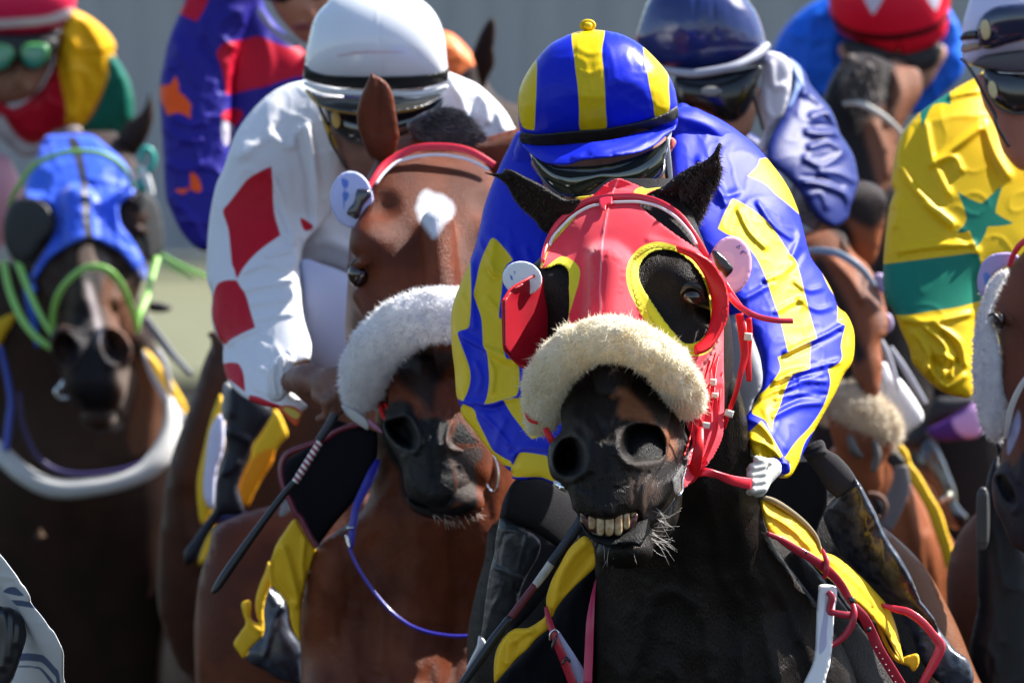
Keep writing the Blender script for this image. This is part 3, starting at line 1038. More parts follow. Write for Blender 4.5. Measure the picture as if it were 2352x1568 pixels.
# browband, disc badges, buckle
zall = zs_map
def arch(s, off, base_z=None):
    return [(p[0], p[1], p[2]) for p in pts(s)]
bbz = lambda L: [(x, y, min(z, 230)) for x, y, z in L]
bb = bbz(on(zs_map, 'A 462,800 470,740 505,640 570,530 680,430 790,365 920,338 1050,330 1180,335 1330,380 1460,465 1560,590 1640,720 1705,830', 22))
red2 = mat('red_strap', (.74, .02, .045), rough=.35, spec=.5, coat=.25, bump=.1, bscale=1200)
whtp = mat('white_lining', (.8, .8, .78), rough=.4)
br = part('browband', h1, strap(bb, [9, 10, 12, 14, 15, 16, 17, 17, 17, 17, 16, 15, 14, 12], 4), red2)
bb2 = bbz(on(zs_map, 'A 510,690 540,620 620,530 700,460 800,405 880,385', 16))
bb3 = bbz(on(zs_map, 'A 975,370 1100,366 1200,372 1320,405 1440,480 1540,590 1590,680', 16))
part('lining', br, join(strap(bb2, 7, 4), strap(bb3, 7, 4)), whtp)
part('browband_keeper', h1, drape('A 878,330 965,322 972,345 970,385 930,392 925,430 895,425 878,392', zs_map, 30, 4, g=3), red2)
disc1 = inflate(ellp(1102.5 + 310 * .3125, 349.1 + 930 * .3125, 46, 40, .2), [(1150, 640, 120), (1250, 640, 60)], g=4, cap=5)
inkL = ['A 228,905 240,915 232,940 222,925', 'A 215,900 222,902 246,938 238,940', 'A 246,875 266,880 256,892 250,890', 'A 250,895 262,897 255,905']
d1 = part('disc_badge', h1, disc1, mat('white_disc', (.8, .8, .83), [((.05, .12, .5), inkL)], rough=.35), [((.05, .12, .5), inkL)], label='white round badge with blue scribble')
pk = [((.82, .42, .56), [ellp(1102.5 + 1815 * .3125, 349.1 + 800 * .3125, 18, 22), 'A 1945,850 1950,900 1905,945 1850,955 1820,945 1830,925 1880,915 1915,880 1925,850'])]
disc2 = inflate(ellp(1102.5 + 1838 * .3125, 349.1 + 833 * .3125, 50, 68, .12), [(1630, 600, 110), (1725, 600, 150)], g=4, cap=5)
mk2 = [((.78, .58, .70), [ellp(1677, 609, 60, 80)]) for _ in ()] + pk
d2 = part('disc_badge', h1, disc2, mat('pink_disc', (.72, .36, .56), mk2, rough=.3, coat=.3), mk2, label='pink round badge lettered A-S')
ink = mat('ink', (.06, .06, .3), rough=.5)
zd2 = lambda P: [(x, y, 110 + (x - 1630) * .42 - 8) for x, y in P]
tx_ = []
for s in ('A 1915,752 1935,722 1958,748', 'A 1922,738 1948,736', 'A 1905,712 1907,698', 'A 1888,706 1892,690 1905,698 1908,682 1922,690'):
    tx_.append(tube(zd2([p[:2] for p in pts(s)]), 1.1, n=5, sm=3))
part('lettering', d2, join(*tx_), ink)
blk = mat('black_leather', (.012, .011, .013), rough=.28, spec=.6, coat=.2)
part('buckle', h1, inflate('A 1702,735 1725,722 1760,740 1850,832 1856,875 1820,915 1800,920 1775,880 1740,860 1722,800', 70, g=3, cap=10, zs=1), blk)

# loose straps of the bridle
part('bridle_strap', h1, strap(p3('A 1822,1040,50 1880,1110,20 1960,1170,0 2060,1215,0 2180,1238,0 2300,1240,10'), [13, 14, 13.5, 13, 13, 13], 3, tw=[.5, .3, .1, 0, 0, 0]), red2)
part('bridle_strap', h1, strap(p3('A 1800,960,60 1850,1040,50 1930,1150,50 1985,1200,60'), 11, 3), red2)
part('bridle_strap', h1, strap(p3('A 1905,1190,60 1925,1300,50 B 1945,20,50 1915,160,40 1880,300,40 1840,410,50 1815,480,50 1795,560,60'), [18, 20, 18, 13, 11, 11, 10, 8], 3), redpl)
part('bridle_strap', h1, strap(p3('A 1975,1220,65 1982,1340,60 B 1970,20,55 1975,140,50 1978,215,50'), [13, 14, 14, 14, 12], 3), redpl)
kp = mat('keeper', (.75, .72, .6), rough=.5)
K = []
for x, y, z in ((1970, 1355, 46), (1830, 1450 + 480, 0),):
    pass
def keeper(s, x, y, w_, h_, rot, z):
    q = pts('%s %f,%f' % (s, x, y))[0]
    c, s_ = math.cos(rot), math.sin(rot)
    P = [(q[0] + a * c - b * s_, q[1] + a * s_ + b * c) for a, b in ((-w_, -h_), (w_, -h_), (w_, h_), (-w_, h_))]
    P = [p for pp in P for p in (pp, pp)]
    return inflate(smooth(P, n=3), z, g=2.5, cap=4)
part('keeper', h1, join(keeper('A', 1970, 1357, 9, 9, .1, 42)), kp)
part('keeper', h1, join(keeper('B', 1830, 450, 10, 8, .3, 38)), kp)
for a in ((1712, 222, 8, 8, .1), (1727, 320, 8, 7, .05), (1662, 540, 9, 8, .15)):
    q = pts('B %f,%f' % a[:2])[0]
    part('keeper', h1, keeper('B', *a, float(zs_map(np.array([q[0]]), np.array([q[1]]))[0]) - 16), kp)
# lacing cords on the cheek panel
cords = []
for s in ('B 1730,0 1700,120 1690,250 1660,380 1640,500 1600,640', 'B 1755,20 1730,160 1720,300 1700,430 1690,560 1640,700 1570,820', 'B 1690,60 1650,200 1630,330 1610,470 1590,600',
          'B 1780,150 1765,320 1750,480 1730,620 1660,760 1590,860', 'B 1540,420 1560,520 1540,640 1500,760'):
    cords.append(tube(on(zs_map, s, 14), 2.4, n=6, sm=5))
part('lacing', h1, join(*cords), redpl)
chrome = mat('bit_metal', (.72, .74, .78), rough=.12, metal=1)
bitp = inflate('B 1605,615 1622,640 1590,690 1560,730 1540,790 1525,850 1505,920 1500,960 1498,1010 1470,1055 1440,1050 1420,1020 1410,960 1380,925 1310,905 1270,900 1310,870 1370,835 1430,830 1490,790 1520,740 1550,680 1580,630',
               [(1560, 1060, -30), (1600, 1010, 40), (1520, 1090, -60)], g=3, cap=14)
part('bit', h1, bitp, chrome)
part('bit', h1, tube(p3('B 570,975,-60 610,990,-80 640,1015,-80'), [6, 9, 6]), chrome)
part('cheek_strap', h1, strap(p3('B 1480,430,60 1490,540,40 1480,640,30 1470,740,10'), [9, 9, 9, 6], 3), blk)
part('rein_strap', h1, strap(p3('B 1560,905,20 1640,880,0 1740,900,10 1850,940,40 1990,968,80'), [24, 20, 18, 22, 26], 3, tw=[.8, .3, -.5, -.1, 0]), red2)
part('rein_strap', h1, strap(p3('B 1620,560,-10 1610,680,-40 1590,800,-40 1560,900,-20 1520,960,-20'), [14, 22, 26, 28, 16], 4), redpl)
part('rein_strap', h1, strap(p3('B 1330,1130,-60 1300,1160,-70 1280,1200,-60'), 9, 3), redpl)
part('bridle_strap', h1, strap(p3('B 350,400,30 340,450,20 365,500,10 420,520,0'), 7, 3), redpl)
part('bridle_strap', h1, strap(p3('B 480,560,-20 510,620,-30 545,680,-30'), [12, 16, 12], 3), redpl)

# sheepskin noseband
nbp = [(1240, 985, 70, 26), (1248, 940, 30, 44), (1256, 880, -20, 50), (1288, 826, -75, 50), (1340, 790, -120, 50), (1400, 778, -140, 50), (1462, 792, -130, 50), (1520, 826, -95, 50), (1556, 872, -50, 48), (1576, 912, 0, 42), (1572, 952, 30, 22)]
nb1 = tube([p[:3] for p in nbp], [p[3] for p in nbp], n=26, sm=7, flat=.9)
rr = np.random.RandomState(4)
def lumpy(m, l, a):
    V = m.V
    c = V.mean(0)
    d = V - c
    d /= np.linalg.norm(d, axis=1)[:, None]
    n = fbm(V[:, 0] / l, V[:, 1] / l, V[:, 2] / l, 3)
    return Msh(V + d * (n * a)[:, None], m.F)
nb1 = lumpy(nb1, 26, 9)
wool = wool_mat('sheepskin', (.97, .92, .78), (.90, .79, .56))
nbo = part('noseband', h1, nb1, wool)
wf = join(blades(nb1, 30000, 9, 1.2, rnd=.4, seed=5, curl=.35, bias=(0, .15, 0), lumps=16), blades(nb1, 5000, 12, 1.0, rnd=.7, seed=6, curl=.5, lumps=20))
part('wool', nbo, wf, wool)

# whiskers
lines = []
rw = np.random.RandomState(11)
for i in range(30):
    a = pts('B %f,%f' % (rw.uniform(1190, 1300), rw.uniform(1120, 1420)))[0]
    L = rw.uniform(35, 75); an = rw.uniform(-.6, .9)
    z = rw.uniform(-150, -110)
    c = rw.uniform(-26, 34)
    lines.append([(a[0], a[1], z), (a[0] + L * .5 * math.cos(an), a[1] + L * .5 * math.sin(an), z - 8), (a[0] + L * math.cos(an), a[1] + L * math.sin(an) + c, z - 4)])
for i in range(16):
    a = pts('B %f,%f' % (rw.uniform(900, 1180), rw.uniform(1400, 1440)))[0]
    z = rw.uniform(-190, -150); L = rw.uniform(20, 50)
    lines.append([(a[0], a[1], z), (a[0] + rw.uniform(-6, 6), a[1] + L * .5, z), (a[0] + rw.uniform(-12, 12), a[1] + L, z - 3)])
part('whiskers', h1, strands(lines, .55), mat('whisker', (.5, .46, .42), rough=.4))

# ------------------------------------------------------------------ saddle cloths and girth straps of the front horse
yelc = (.84, .50, .02)
blackc = mat('black_cloth', (.005, .005, .008), rough=.85, spec=.12, bump=.3, bscale=500)
part('saddle_cloth', h1, inflate('C 1150,690 1155,900 1140,1200 1140,1549 1140,1800 400,1800 350,1640 420,1520 600,1340 800,1130 870,980 980,850 1060,760', [(1250, 1500, 640), (1360, 1350, 600)], g=8, cap=60,
     folds=[('C 880,980 760,1200 600,1400', 14, 10), ('C 1000,900 950,1150 930,1500', 18, 10)], wr=(60, 90, 6)), blackc, label='black cloth under the yellow one')
ym = silk('yellow_saddle_cloth', yelc, rough=.5)
part('saddle_cloth', h1, inflate('C 1056,468 1110,505 1132,560 1142,640 1135,700 1080,755 1010,820 950,880 890,950 850,1010 825,1065 805,1040 785,990 780,930 800,850 830,770 880,680 950,560',
     [(1340, 1250, 470), (1262, 1400, 520)], g=4, cap=12, folds=[('C 1070,520 960,640 880,800 840,1000', 10, 12), ('C 1120,600 1000,740 900,880', 7, -8)], wr=(40, 60, 2)), ym)
part('saddle_cloth', h1, inflate('C 780,1000 770,1060 735,1090 650,1140 560,1145 510,1170 465,1215 420,1290 400,1370 395,1450 400,1545 430,1520 500,1440 560,1370 640,1300 700,1230 760,1180 800,1140 800,1060',
     [(1140, 1500, 500), (1250, 1430, 500)], g=4, cap=12, folds=[('C 680,1150 580,1230 520,1260 500,1400', 7, 12), ('C 600,1160 500,1210 450,1330 430,1480', 8, 8)], dents=[('C 640,1200 540,1280 520,1380', 6, 10)], wr=(40, 60, 2)), ym)
part('saddle_cloth', h1, inflate('D 300,205 345,190 420,225 520,290 620,370 700,455 750,540 770,590 850,620 950,690 1050,775 1150,880 1230,970 1280,1060 1320,1180 1345,1300 1368,1412 1335,1395 1290,1310 1230,1200 1150,1110 1060,1010 960,930 880,850 760,750 640,650 500,570 400,480 350,420 320,330',
     [(1770, 1230, 490), (1900, 1340, 560), (2050, 1500, 650), (1850, 1180, 600), (1990, 1330, 690), (2070, 1470, 760)], g=4, cap=26, folds=[('D 330,300 500,400 700,600', 7, 8), ('D 400,330 560,440 680,560', 5, 6), ('D 800,640 1000,800 1200,1040 1300,1280', 8, 8)], wr=(60, 30, 3)), ym)
part('saddle_cloth', h1, inflate('D 1150,1100 1210,1170 1260,1290 1330,1380 1400,1360 1470,1350 1480,1420 1440,1480 1400,1440 1330,1420 1290,1390 1220,1280', 720, g=4, cap=8), ym, label='crumpled yellow cloth tail')
pad = part('saddle_pad', h1, strap(p3('D 310,185,500 400,215,510 520,290,540 640,390,570 720,490,580 755,600,580'), [10, 14, 14, 12, 9, 4], 8), mat('pad_edge', (.25, .2, .12), rough=.8))
mrn = mat('maroon_strap', (.42, .012, .035), rough=.35, spec=.5, coat=.2, bump=.1, bscale=1200)
def st(s, wd, m=mrn, th=3.5, z=None, tw=None, name='girth_strap'):
    L = p3(s)
    part(name, h1, strap(L, wd, th, tw=tw), m)
st('D 350,455,470 460,505,480 560,570,500 680,640,510 790,720,530 880,810,550 940,900,560 985,980,560', [10, 14, 19, 20, 22, 20, 18, 12])
st('D 1000,990,560 1070,1080,570 1130,1200,590 1190,1330,600 1270,1460,620 1350,1590,640', [14, 22, 24, 24, 24, 24])
st('D 760,580,540 790,650,520 790,720,515 775,790,520', [9, 13, 13, 10])
st('D 985,980,555 1000,1060,540 960,1170,540 890,1250,540 800,1310,540', [12, 14, 16, 14, 8])
st('D 800,890,540 830,930,538 812,1030,540 850,1045,536 930,1060,540 990,1060,548', [12, 16, 14, 14, 16, 16])
st('D 1200,985,700 1300,1015,700 1400,1040,700 1500,1110,700 1580,1200,700 1640,1290,700 1600,1400,700 1550,1490,700 1500,1580,700', [8, 16, 18, 18, 18, 22, 22, 20, 18], red2)
gp = 'D 742,835 860,850 868,940 850,1060 842,1200 832,1320 815,1440 790,1520 770,1620 600,1650 620,1570 680,1440 705,1330 712,1180 718,1020 730,900'
gm = [((.50, .46, .62), ['D 790,900 805,1050 795,1180 790,1290 750,1350 735,1340 745,1200 770,1060'])]
part('girth', h1, inflate(gp, [(1885, 1350, 555), (1850, 1600, 510)], g=4, cap=9), mat('white_girth', (.80, .79, .80), gm, rough=.5), gm)
part('girth_keeper', h1, inflate('D 720,1340 760,1300 800,1295 815,1330 780,1380 740,1398 715,1375', 535, g=3, cap=7), mat('grey_keeper', (.3, .3, .33), rough=.4))
for s in ('D 545,570 565,550 600,565 605,590 570,600', 'D 595,585 650,580 650,612 600,610', 'D 955,935 990,925 1005,965 970,975', 'D 1085,1160 1120,1150 1125,1180 1095,1188'):
    part('strap_buckle', h1, inflate(s, 505 if s < 'D 9' and 'D 5' in s else 548, g=2.5, cap=5), blk)
hol = []
for i in range(9):
    q = pts('D %f,%f' % (1160 + i * 24, 1300 + i * 43))[0]
    hol.append(inflate(ellp(q[0], q[1], 2, 1.6), 588 + i * 5, g=1.2, cap=2))
part('strap_hole', h1, join(*hol), mat('hole_rim', (.6, .5, .5), rough=.4))
# left side straps
st('C 780,990,500 800,1080,490 830,1170,480 870,1280,480 920,1400,490 980,1560,500', [8, 14, 16, 18, 20, 20])
st('C 1145,790,520 1120,950,500 1105,1100,490 1095,1300,490 1085,1560,490', [3, 12, 18, 20, 21], mat('pink_strap', (.50, .015, .09), rough=.35, coat=.2))
part('girth', h1, strap(p3('C 860,1170,500 900,1250,500 960,1350,505 1010,1450,510 1050,1560,515'), [10, 16, 20, 26, 32], 4), mat('lilac_girth', (.42, .42, .62), rough=.5))
part('strap_buckle', h1, tube(p3('C 808,1235,476 812,1180,474 850,1155,474 875,1185,474'), 2.2), chrome)
for s in ('C 818,1270 850,1200 862,1205 830,1300', 'C 895,1400 925,1350 960,1380 950,1400 930,1375 908,1415'):
    part('strap_buckle', h1, inflate(s, 470, g=2.5, cap=5), blk)

# ================================================================== jockey in blue and yellow
j1 = thing('person', 'jockey in blue and yellow striped silks with matching striped cap riding the front horse', 'jockey', 1500, 900, .45, GJ, 500)
YM = (.72, .50, .006)
BM = (.006, .018, .50)
cap_out = 'E 180,760 185,700 200,630 245,530 330,400 450,272 560,210 640,178 760,152 890,155 1050,188 1200,270 1330,390 1430,510 1490,640 1512,760 1515,860 1500,960 1350,1000 1100,1050 800,1085 500,1105 300,1105 225,1080 195,960'
capfolds = [('E 330,400 330,600 320,960', 2, -2.5), ('E 645,165 655,420 680,620 690,800 705,985', 2, -3), ('E 888,160 885,330 905,560 915,800 920,970', 2, -3), ('E 1230,285 1250,450 1280,650 1330,880', 2, -3),
            ('E 690,300 780,350 870,330', 6, 3), ('E 690,480 780,520 880,470', 6, 3), ('E 700,700 800,720 900,700', 7, 2.5), ('E 1000,950 1150,850 1300,830', 12, 4), ('E 960,600 1080,560 1200,640', 16, 4), ('E 1150,1000 1250,930 1350,900', 6, 4)]
hel = inflate(cap_out, 0, g=5, zs=1.25, folds=capfolds, wr=(55, 55, 1.6))
hstr = ['E 175,760 185,640 240,520 333,395 338,600 330,800 322,965 300,985 215,950', 'E 645,120 892,120 884,330 905,560 915,800 920,972 830,985 705,992 692,800 680,620 655,420', 'E 1230,280 1330,380 1430,500 1442,640 1442,830 1335,885 1310,760 1280,620 1250,440']
hmsk = [(YM, hstr)]
he = part('cap', j1, hel, silk('cap_silk', BM, hmsk, rough=.3), hmsk)
zc = hel.zmap
part('cap_button', he, join(ring((1139.3 + 765 * .2754, 27.6 + 112 * .2754), 14, 9, 5, -8), inflate(ellp(1350, 60, 12, 10), -12, g=3), inflate(ellp(1350, 66, 9, 10), 0, g=3)), silk('button_silk', (.62, .42, .01)))
band = inflate('E 205,1008 330,1018 450,1012 700,988 920,972 1200,915 1400,850 1495,792 1512,790 1518,880 1400,940 1200,1000 980,1060 720,1092 400,1115 218,1095',
               lambda x, y: zc(x, y) - 3, g=3.5, cap=5)
part('cap_band', he, band, mat('elastic', (.016, .015, .016), rough=.55, bump=.3, bscale=900))
vis = inflate('E 225,1098 400,1118 720,1094 980,1062 1200,1002 1400,942 1500,890 1498,975 1440,1012 1330,1110 1180,1178 950,1215 720,1238 600,1275 480,1272 380,1245 270,1165',
              [(1200, 330, -40), (1370, 350, -190), (1540, 300, -40), (1370, 320, -150)], g=4, zs=.6, cap=22,
              folds=[('E 650,1210 850,1100 1100,1080 1300,1000', 6, 7), ('E 800,1170 1000,1130 1250,1080', 6, 6), ('E 1000,1180 1200,1120 1400,1000', 5, 6), ('E 400,1180 560,1220 700,1200', 8, 4)])
part('cap_peak', he, vis, silk('peak_silk', BM))
skin = (.33, .14, .085)
face = inflate('E 360,1180 1430,1040 1420,1250 1400,1500 1300,1750 1050,1900 700,1900 450,1750 400,1450', 60, g=7, zs=1.0, cap=120,
               folds=[('E 870,1300 870,1450 860,1560', 12, 22)])
fh = Field((1690, 1030, -640), (1800, 1160, -480), 3)
fh.f = fh.cone((1772, 1075, -520), 24, (1742, 1100, -545), 28)
fh.add(fh.ell((1742, 1102, -550), (26, 40, 28)), 8)
for i in range(4):
    yy_ = 1070 + i * 17
    fh.add(fh.cone((1752, yy_, -572), 10.5, (1728 - (i == 1) * 4, yy_ + 3, -590), 9.5), 4)
    fh.add(fh.cone((1728 - (i == 1) * 4, yy_ + 3, -590), 9.5, (1722, yy_ + 9, -560), 8.5), 3)
fh.add(fh.cone((1765, 1062, -560), 10, (1738, 1054, -588), 9), 5)
handR = fh.mesh()
body_j1 = face
part('body', j1, body_j1, mat('skin_light', skin, rough=.5, spec=.4, var=.4, vscale=30, vcol=(.26, .09, .05)))
gog = inflate('E 290,1180 480,1270 600,1285 900,1270 1180,1195 1350,1120 1440,1060 1420,1200 1380,1330 1300,1430 1150,1500 1000,1500 880,1450 800,1500 650,1560 500,1500 390,1400', -70, g=5, zs=1, cap=70)
go = part('goggles', j1, gog, mat('goggle_lens', (.03, .035, .02), rough=.05, spec=1, coat=1, coatrough=.02))
part('goggle_frame', go, tube(p3('E 290,1160,0 360,1330,-60 450,1450,-110 560,1540,-130'), 5), blk)
part('goggle_frame', go, tube(p3('E 1440,1050,0 1400,1200,-60 1390,1330,-100 1320,1430,-120'), 5), blk)
part('chin_strap', j1, strap(p3('E 1450,1000,-30 1430,1100,-50 1440,1250,-40 1450,1400,-20 1440,1560,0'), [10, 10, 12, 12, 12], 3), whtp)
part('chin_strap', j1, strap(p3('E 1415,1080,-60 1400,1200,-60 1420,1350,-46 1432,1450,-36'), [8, 9, 8, 8], 4), blk)
part('ear', j1, inflate('E 1440,1040 1480,1060 1478,1130 1445,1150 1430,1100', -20, g=3), mat('ear_red', (.5, .05, .05), rough=.5))

torso = inflate('1195,310 1250,280 1380,260 1560,245 1620,258 1700,310 1760,400 1790,560 1760,720 1700,800 1600,900 1300,900 1230,800 1200,600 1170,420', [(1400, 400, 260), (1400, 900, 560), (1640, 300, 240), (1230, 350, 200)], g=8, zs=.7, cap=180,
                folds=[('1560,270 1640,300 1690,380 1700,470', 14, 16), ('1560,300 1610,340 1640,420', 10, 12), ('1650,350 1720,450 1730,560', 10, 10), ('1240,430 1260,520 1250,640', 12, 10), ('1215,380 1225,480 1215,600', 8, 8)])
armL = inflate('1197,300 1165,345 1135,410 1113,470 1100,530 1088,575 1062,640 1040,700 1036,745 1038,800 1044,850 1048,905 1056,930 1062,955 1090,990 1120,1030 1160,1072 1178,1086! 1176,1098! 1200,1103 1240,1100 1290,1118 1340,1120 1350,1060 1330,960 1290,880 1270,780 1260,640 1262,500 1250,350',
               [(1210, 350, 200), (1120, 560, 120), (1070, 800, 60), (1130, 980, -60), (1280, 1080, -260)], g=4, zs=.85, cap=95,
               folds=[('S 165,150 180,300 178,420 190,600', 7, 9), ('S 100,640 170,680 262,735 420,800', 9, 12), ('S 130,1020 240,1030 360,1010 430,985', 8, 12), ('S 255,720 330,740 380,775', 5, 9),
                      ('S 340,530 300,480 260,440', 8, 8), ('S 360,1130 320,1220 310,1290', 8, 8), ('S 420,1310 480,1270 600,1280', 7, 10), ('S 100,650 130,780 140,900 110,990', 14, 10), ('S 300,120 290,260 345,320', 10, 9), ('S 480,160 500,220 560,320', 8, 8), ('S 200,80 260,200 300,300', 6, 7), ('S 120,420 160,500 150,600', 5, 7), ('S 260,760 300,850 290,960', 5, 7), ('S 200,800 230,880 210,960', 5, 6), ('S 250,1100 300,1150 380,1250', 5, 7), ('S 390,150 430,260 470,400', 8, 9)],
               dents=[('S 105,645 150,690 250,735', 6, 9), ('S 200,1035 300,1060 370,1020', 6, 9), ('S 405,1290 440,1300 420,1370', 6, 9), ('S 265,280 300,320 345,335', 6, 8)], wr=(50, 80, 2))
armR = inflate('1556,245 1600,252 1650,272 1700,305 1745,345 1790,400 1815,440 1835,490 1848,540 1862,590 1890,630 1912,670 1925,705 1945,722 1960,755 1963,790 1958,830 1937,862 1920,900 1895,945 1870,990 1845,1040 1822,1085 1810,1097! 1790,1096 1772,1080 1740,1060 1722,1020 1712,965 1735,925 1750,885 1750,845 1735,780 1700,720 1650,640 1605,560 1565,480 1540,380',
               [(1600, 330, 180), (1760, 480, 120), (1860, 650, 90), (1940, 790, 60), (1860, 950, -120), (1770, 1050, -300)], g=4, zs=.85, cap=105,
               folds=[('T 0,0 60,80 120,200', 8, 12), ('T 305,555 380,530 440,475', 6, 12), ('T 400,890 500,840 580,810 665,755', 7, 16), ('T 350,1020 430,980 520,965 640,930', 7, 14), ('T 390,1060 480,1020 580,1020', 6, 10),
                      ('T 340,1180 450,1130 560,1120', 7, 12), ('T 260,1110 330,1070 420,1040', 6, 10), ('T 210,1190 280,1220 340,1300 370,1380', 8, 14), ('T 230,1290 300,1310 370,1370', 6, 12),
                      ('T 430,440 470,340 480,300', 10, 12), ('T 200,640 260,610 320,570', 7, 9), ('T 640,700 690,760 700,860', 9, 8), ('T 300,1150 330,1230 400,1330', 9, 8), ('T 440,560 500,600 560,590', 6, 8), ('T 460,640 540,690 620,670', 6, 8), ('T 350,700 420,660 480,640', 5, 7), ('T 180,230 230,330 300,400', 6, 9), ('T 270,200 340,300 420,360', 6, 9), ('T 410,1000 470,1010 560,990', 4, 7), ('T 350,1100 440,1080 540,1085', 4, 7), ('T 60,100 110,160 170,150', 8, 9)],
               dents=[('T 300,570 400,520 445,480', 5, 10), ('T 400,905 520,850 640,790', 6, 12), ('T 360,1040 480,985 600,950', 6, 10), ('T 350,1150 470,1090 580,1080', 5, 8), ('T 290,1330 330,1400 400,1400', 6, 12), ('T 470,420 440,470 500,400', 6, 10)], wr=(60, 80, 2.2))
js = ['S 300,100 262,150 225,240 205,330 190,410 200,455 230,545 238,640 240,700! 262,740! 270,800 275,900 262,990 243,1032! 300,1022 350,1005 420,985 438,960 445,900 443,830 430,790! 385,775 370,770 355,700 352,600 352,550! 330,540 345,400 350,340 352,300 375,250 410,225! 370,170',
      'S 165,185 172,300 175,420 168,560 155,605 100,630 120,700 150,780 168,840 170,900 155,960 130,1012! 100,1000 40,950 20,750 30,600 50,450 90,370 140,290',
      'S 355,1008! 400,1000 495,988! 510,1060 590,1130 600,1185 515,1228! 480,1190 450,1150 400,1085',
      'S 400,1370 410,1370 440,1310 480,1300 600,1318! 612,1380 650,1470! 600,1450 560,1438 480,1438 405,1432',
      'S 105,1080 128,1028! 190,1060 210,1120 250,1200 280,1260 310,1300 400,1352! 398,1380! 330,1360 250,1290 170,1200 120,1130',
      'T 150,176! 215,210 290,265 355,340 412,430! 445,470 475,580 505,700 540,822! 405,885! 370,740 335,640 305,548! 270,470 230,410 180,360 130,345 82,316! 110,250',
      'T 358,908! 420,880 515,840! 508,900 508,962! 430,988! 405,1030 385,1080 370,1130 340,1200 330,1250 300,1200 240,1170! 250,1100 300,1060 345,1005 370,960',
      'T 218,75! 262,30 275,-5! 330,0 400,100 450,180 480,270! 440,235 400,200 350,160 310,120 270,95',
      'T 495,385 540,440 590,520 635,600 650,680! 700,700 730,800 720,920 660,1010 630,1080 590,1140 540,1230 480,1310 435,1480 400,1480 355,1468! 400,1440 385,1380! 440,1300 510,1225 570,1130 600,1030 590,965! 640,935 655,905 650,850 670,762! 632,745! 630,650 590,580 540,470',
      'T 200,1290 240,1240! 285,1200! 330,1270 375,1350 380,1370 330,1390 300,1410 240,1420 220,1350']
jmask = [(YM, js)]
jsm = silk('blue_silk', BM, jmask, rough=.47)
shirt = part('silks_shirt', j1, join(torso, armL, armR), jsm, jmask)
# gathered cuff
cuff = inflate('T 295,1410 330,1370 375,1365 410,1395 412,1440 370,1455 330,1470 300,1460', -330 + 0, g=3, cap=18, wr=(6, 30, 5))
part('cuff', shirt, cuff, silk('cuff_silk', BM))
seat = inflate('1640,760 1700,720 1735,790 1752,850 1748,890 1730,920 1715,965 1690,900 1650,900', 420, g=5, cap=60)
part('breeches', j1, seat, mat('pale_breeches', (.42, .42, .46), rough=.6), label='pale grey breeches seat')
glm = mat('white_glove', (.75, .74, .68), rough=.7, bump=.8, bscale=900, bstretch=(1, 1, 1))
part('glove', j1, handR, glm)
part('glove', j1, join(*[tube(p3('B %d,%d,-600 %d,%d,-640 %d,%d,-600' % (560 + i * 22, 960 + i * 14, 600 + i * 22, 975 + i * 12, 630 + i * 18, 1010 + i * 12)), [7, 8, 6]) for i in range(3)]), glm)

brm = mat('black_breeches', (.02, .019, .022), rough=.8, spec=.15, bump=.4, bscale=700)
thighR = inflate('1700,1090 1760,1095 1830,1060 1870,1060 1900,1110 1900,1160 1880,1220 1900,1300 1960,1400 2040,1440 2080,1500 1960,1480 1850,1320 1740,1180', [(1760, 1130, 380), (1900, 1100, 220), (1950, 1400, 330)], g=6, zs=.8, cap=60)
kneeR = inflate('O 208,1238 232,1205 262,1185 300,1174 318,1190 330,1222 380,1250 430,1300 462,1345 486,1392! 440,1420 380,1462! 330,1420 285,1350 250,1300 225,1270', [(1870, 1040, 0), (1950, 1120, -30)], g=3.5, zs=.9, cap=60,
                folds=[('O 218,1245 262,1222 320,1195', 2.2, 5), ('O 228,1258 272,1235 326,1210', 2.2, 5), ('O 238,1270 280,1250 330,1228', 2.2, 5), ('O 330,1222 300,1235 260,1262 245,1290', 5, 6)])
part('breeches', j1, kneeR, mat('knit_breeches', (.045, .042, .045), rough=.9, spec=.1, bump=.6, bscale=1400), label='dark grey knit knee of the breeches')
part('breeches', j1, thighR, brm)
bootm = mat('black_boot', (.012, .014, .022), rough=.34, spec=.5, coat=.25, coatrough=.15, bump=.5, bscale=60, var=.7, vscale=60, vcol=(.06, .075, .11))  # blue-grey mottling paints highlights into the black leather
bootR = inflate('D 868,172 930,110 1005,38! 1050,95 1085,160 1125,235 1160,300 1190,370 1215,430 1265,520 1330,610 1385,700 1430,790 1465,880 1495,960! 1560,1040 1600,1100 1625,1190 1600,1200 1540,1140 1480,1080 1400,1035 1300,1000 1250,985 1180,920 1100,850 980,740 880,600 800,430 770,300',
                [(1980, 1130, -30), (1900, 1180, 50), (2060, 1300, 0), (1950, 1330, 80), (2130, 1440, 60), (2040, 1420, 110)], g=4, zs=1, cap=70,
                folds=[('D 890,190 960,140 1040,80', 4, 4), ('D 1060,470 1130,410 1190,350', 4, 5), ('D 1050,130 1150,330 1250,530 1400,800', 8, 4)], dents=[('D 1070,480 1140,420 1195,365', 2, 4)], wr=(30, 40, 1.5))
part('boot', j1, bootR, bootm)
footR = inflate('D 1180,860 1300,900 1440,930 1495,960 1560,1040 1620,1150 1700,1260 1760,1330 1850,1400 1880,1570 1700,1600 1560,1500 1480,1360 1400,1150 1300,1020 1200,960', 260, g=5, zs=.8, cap=50, wr=(30, 30, 2))
part('boot', j1, footR, bootm)
thighL = inflate('C 600,30 540,70 500,130 460,220 445,290 438,330! 650,420 760,480 900,560 1010,450 1050,350 1030,200 940,120 850,80 720,40', [(1200, 1180, -20), (1320, 1200, 150)], g=5, zs=.9, cap=80)
part('breeches', j1, thighL, brm)
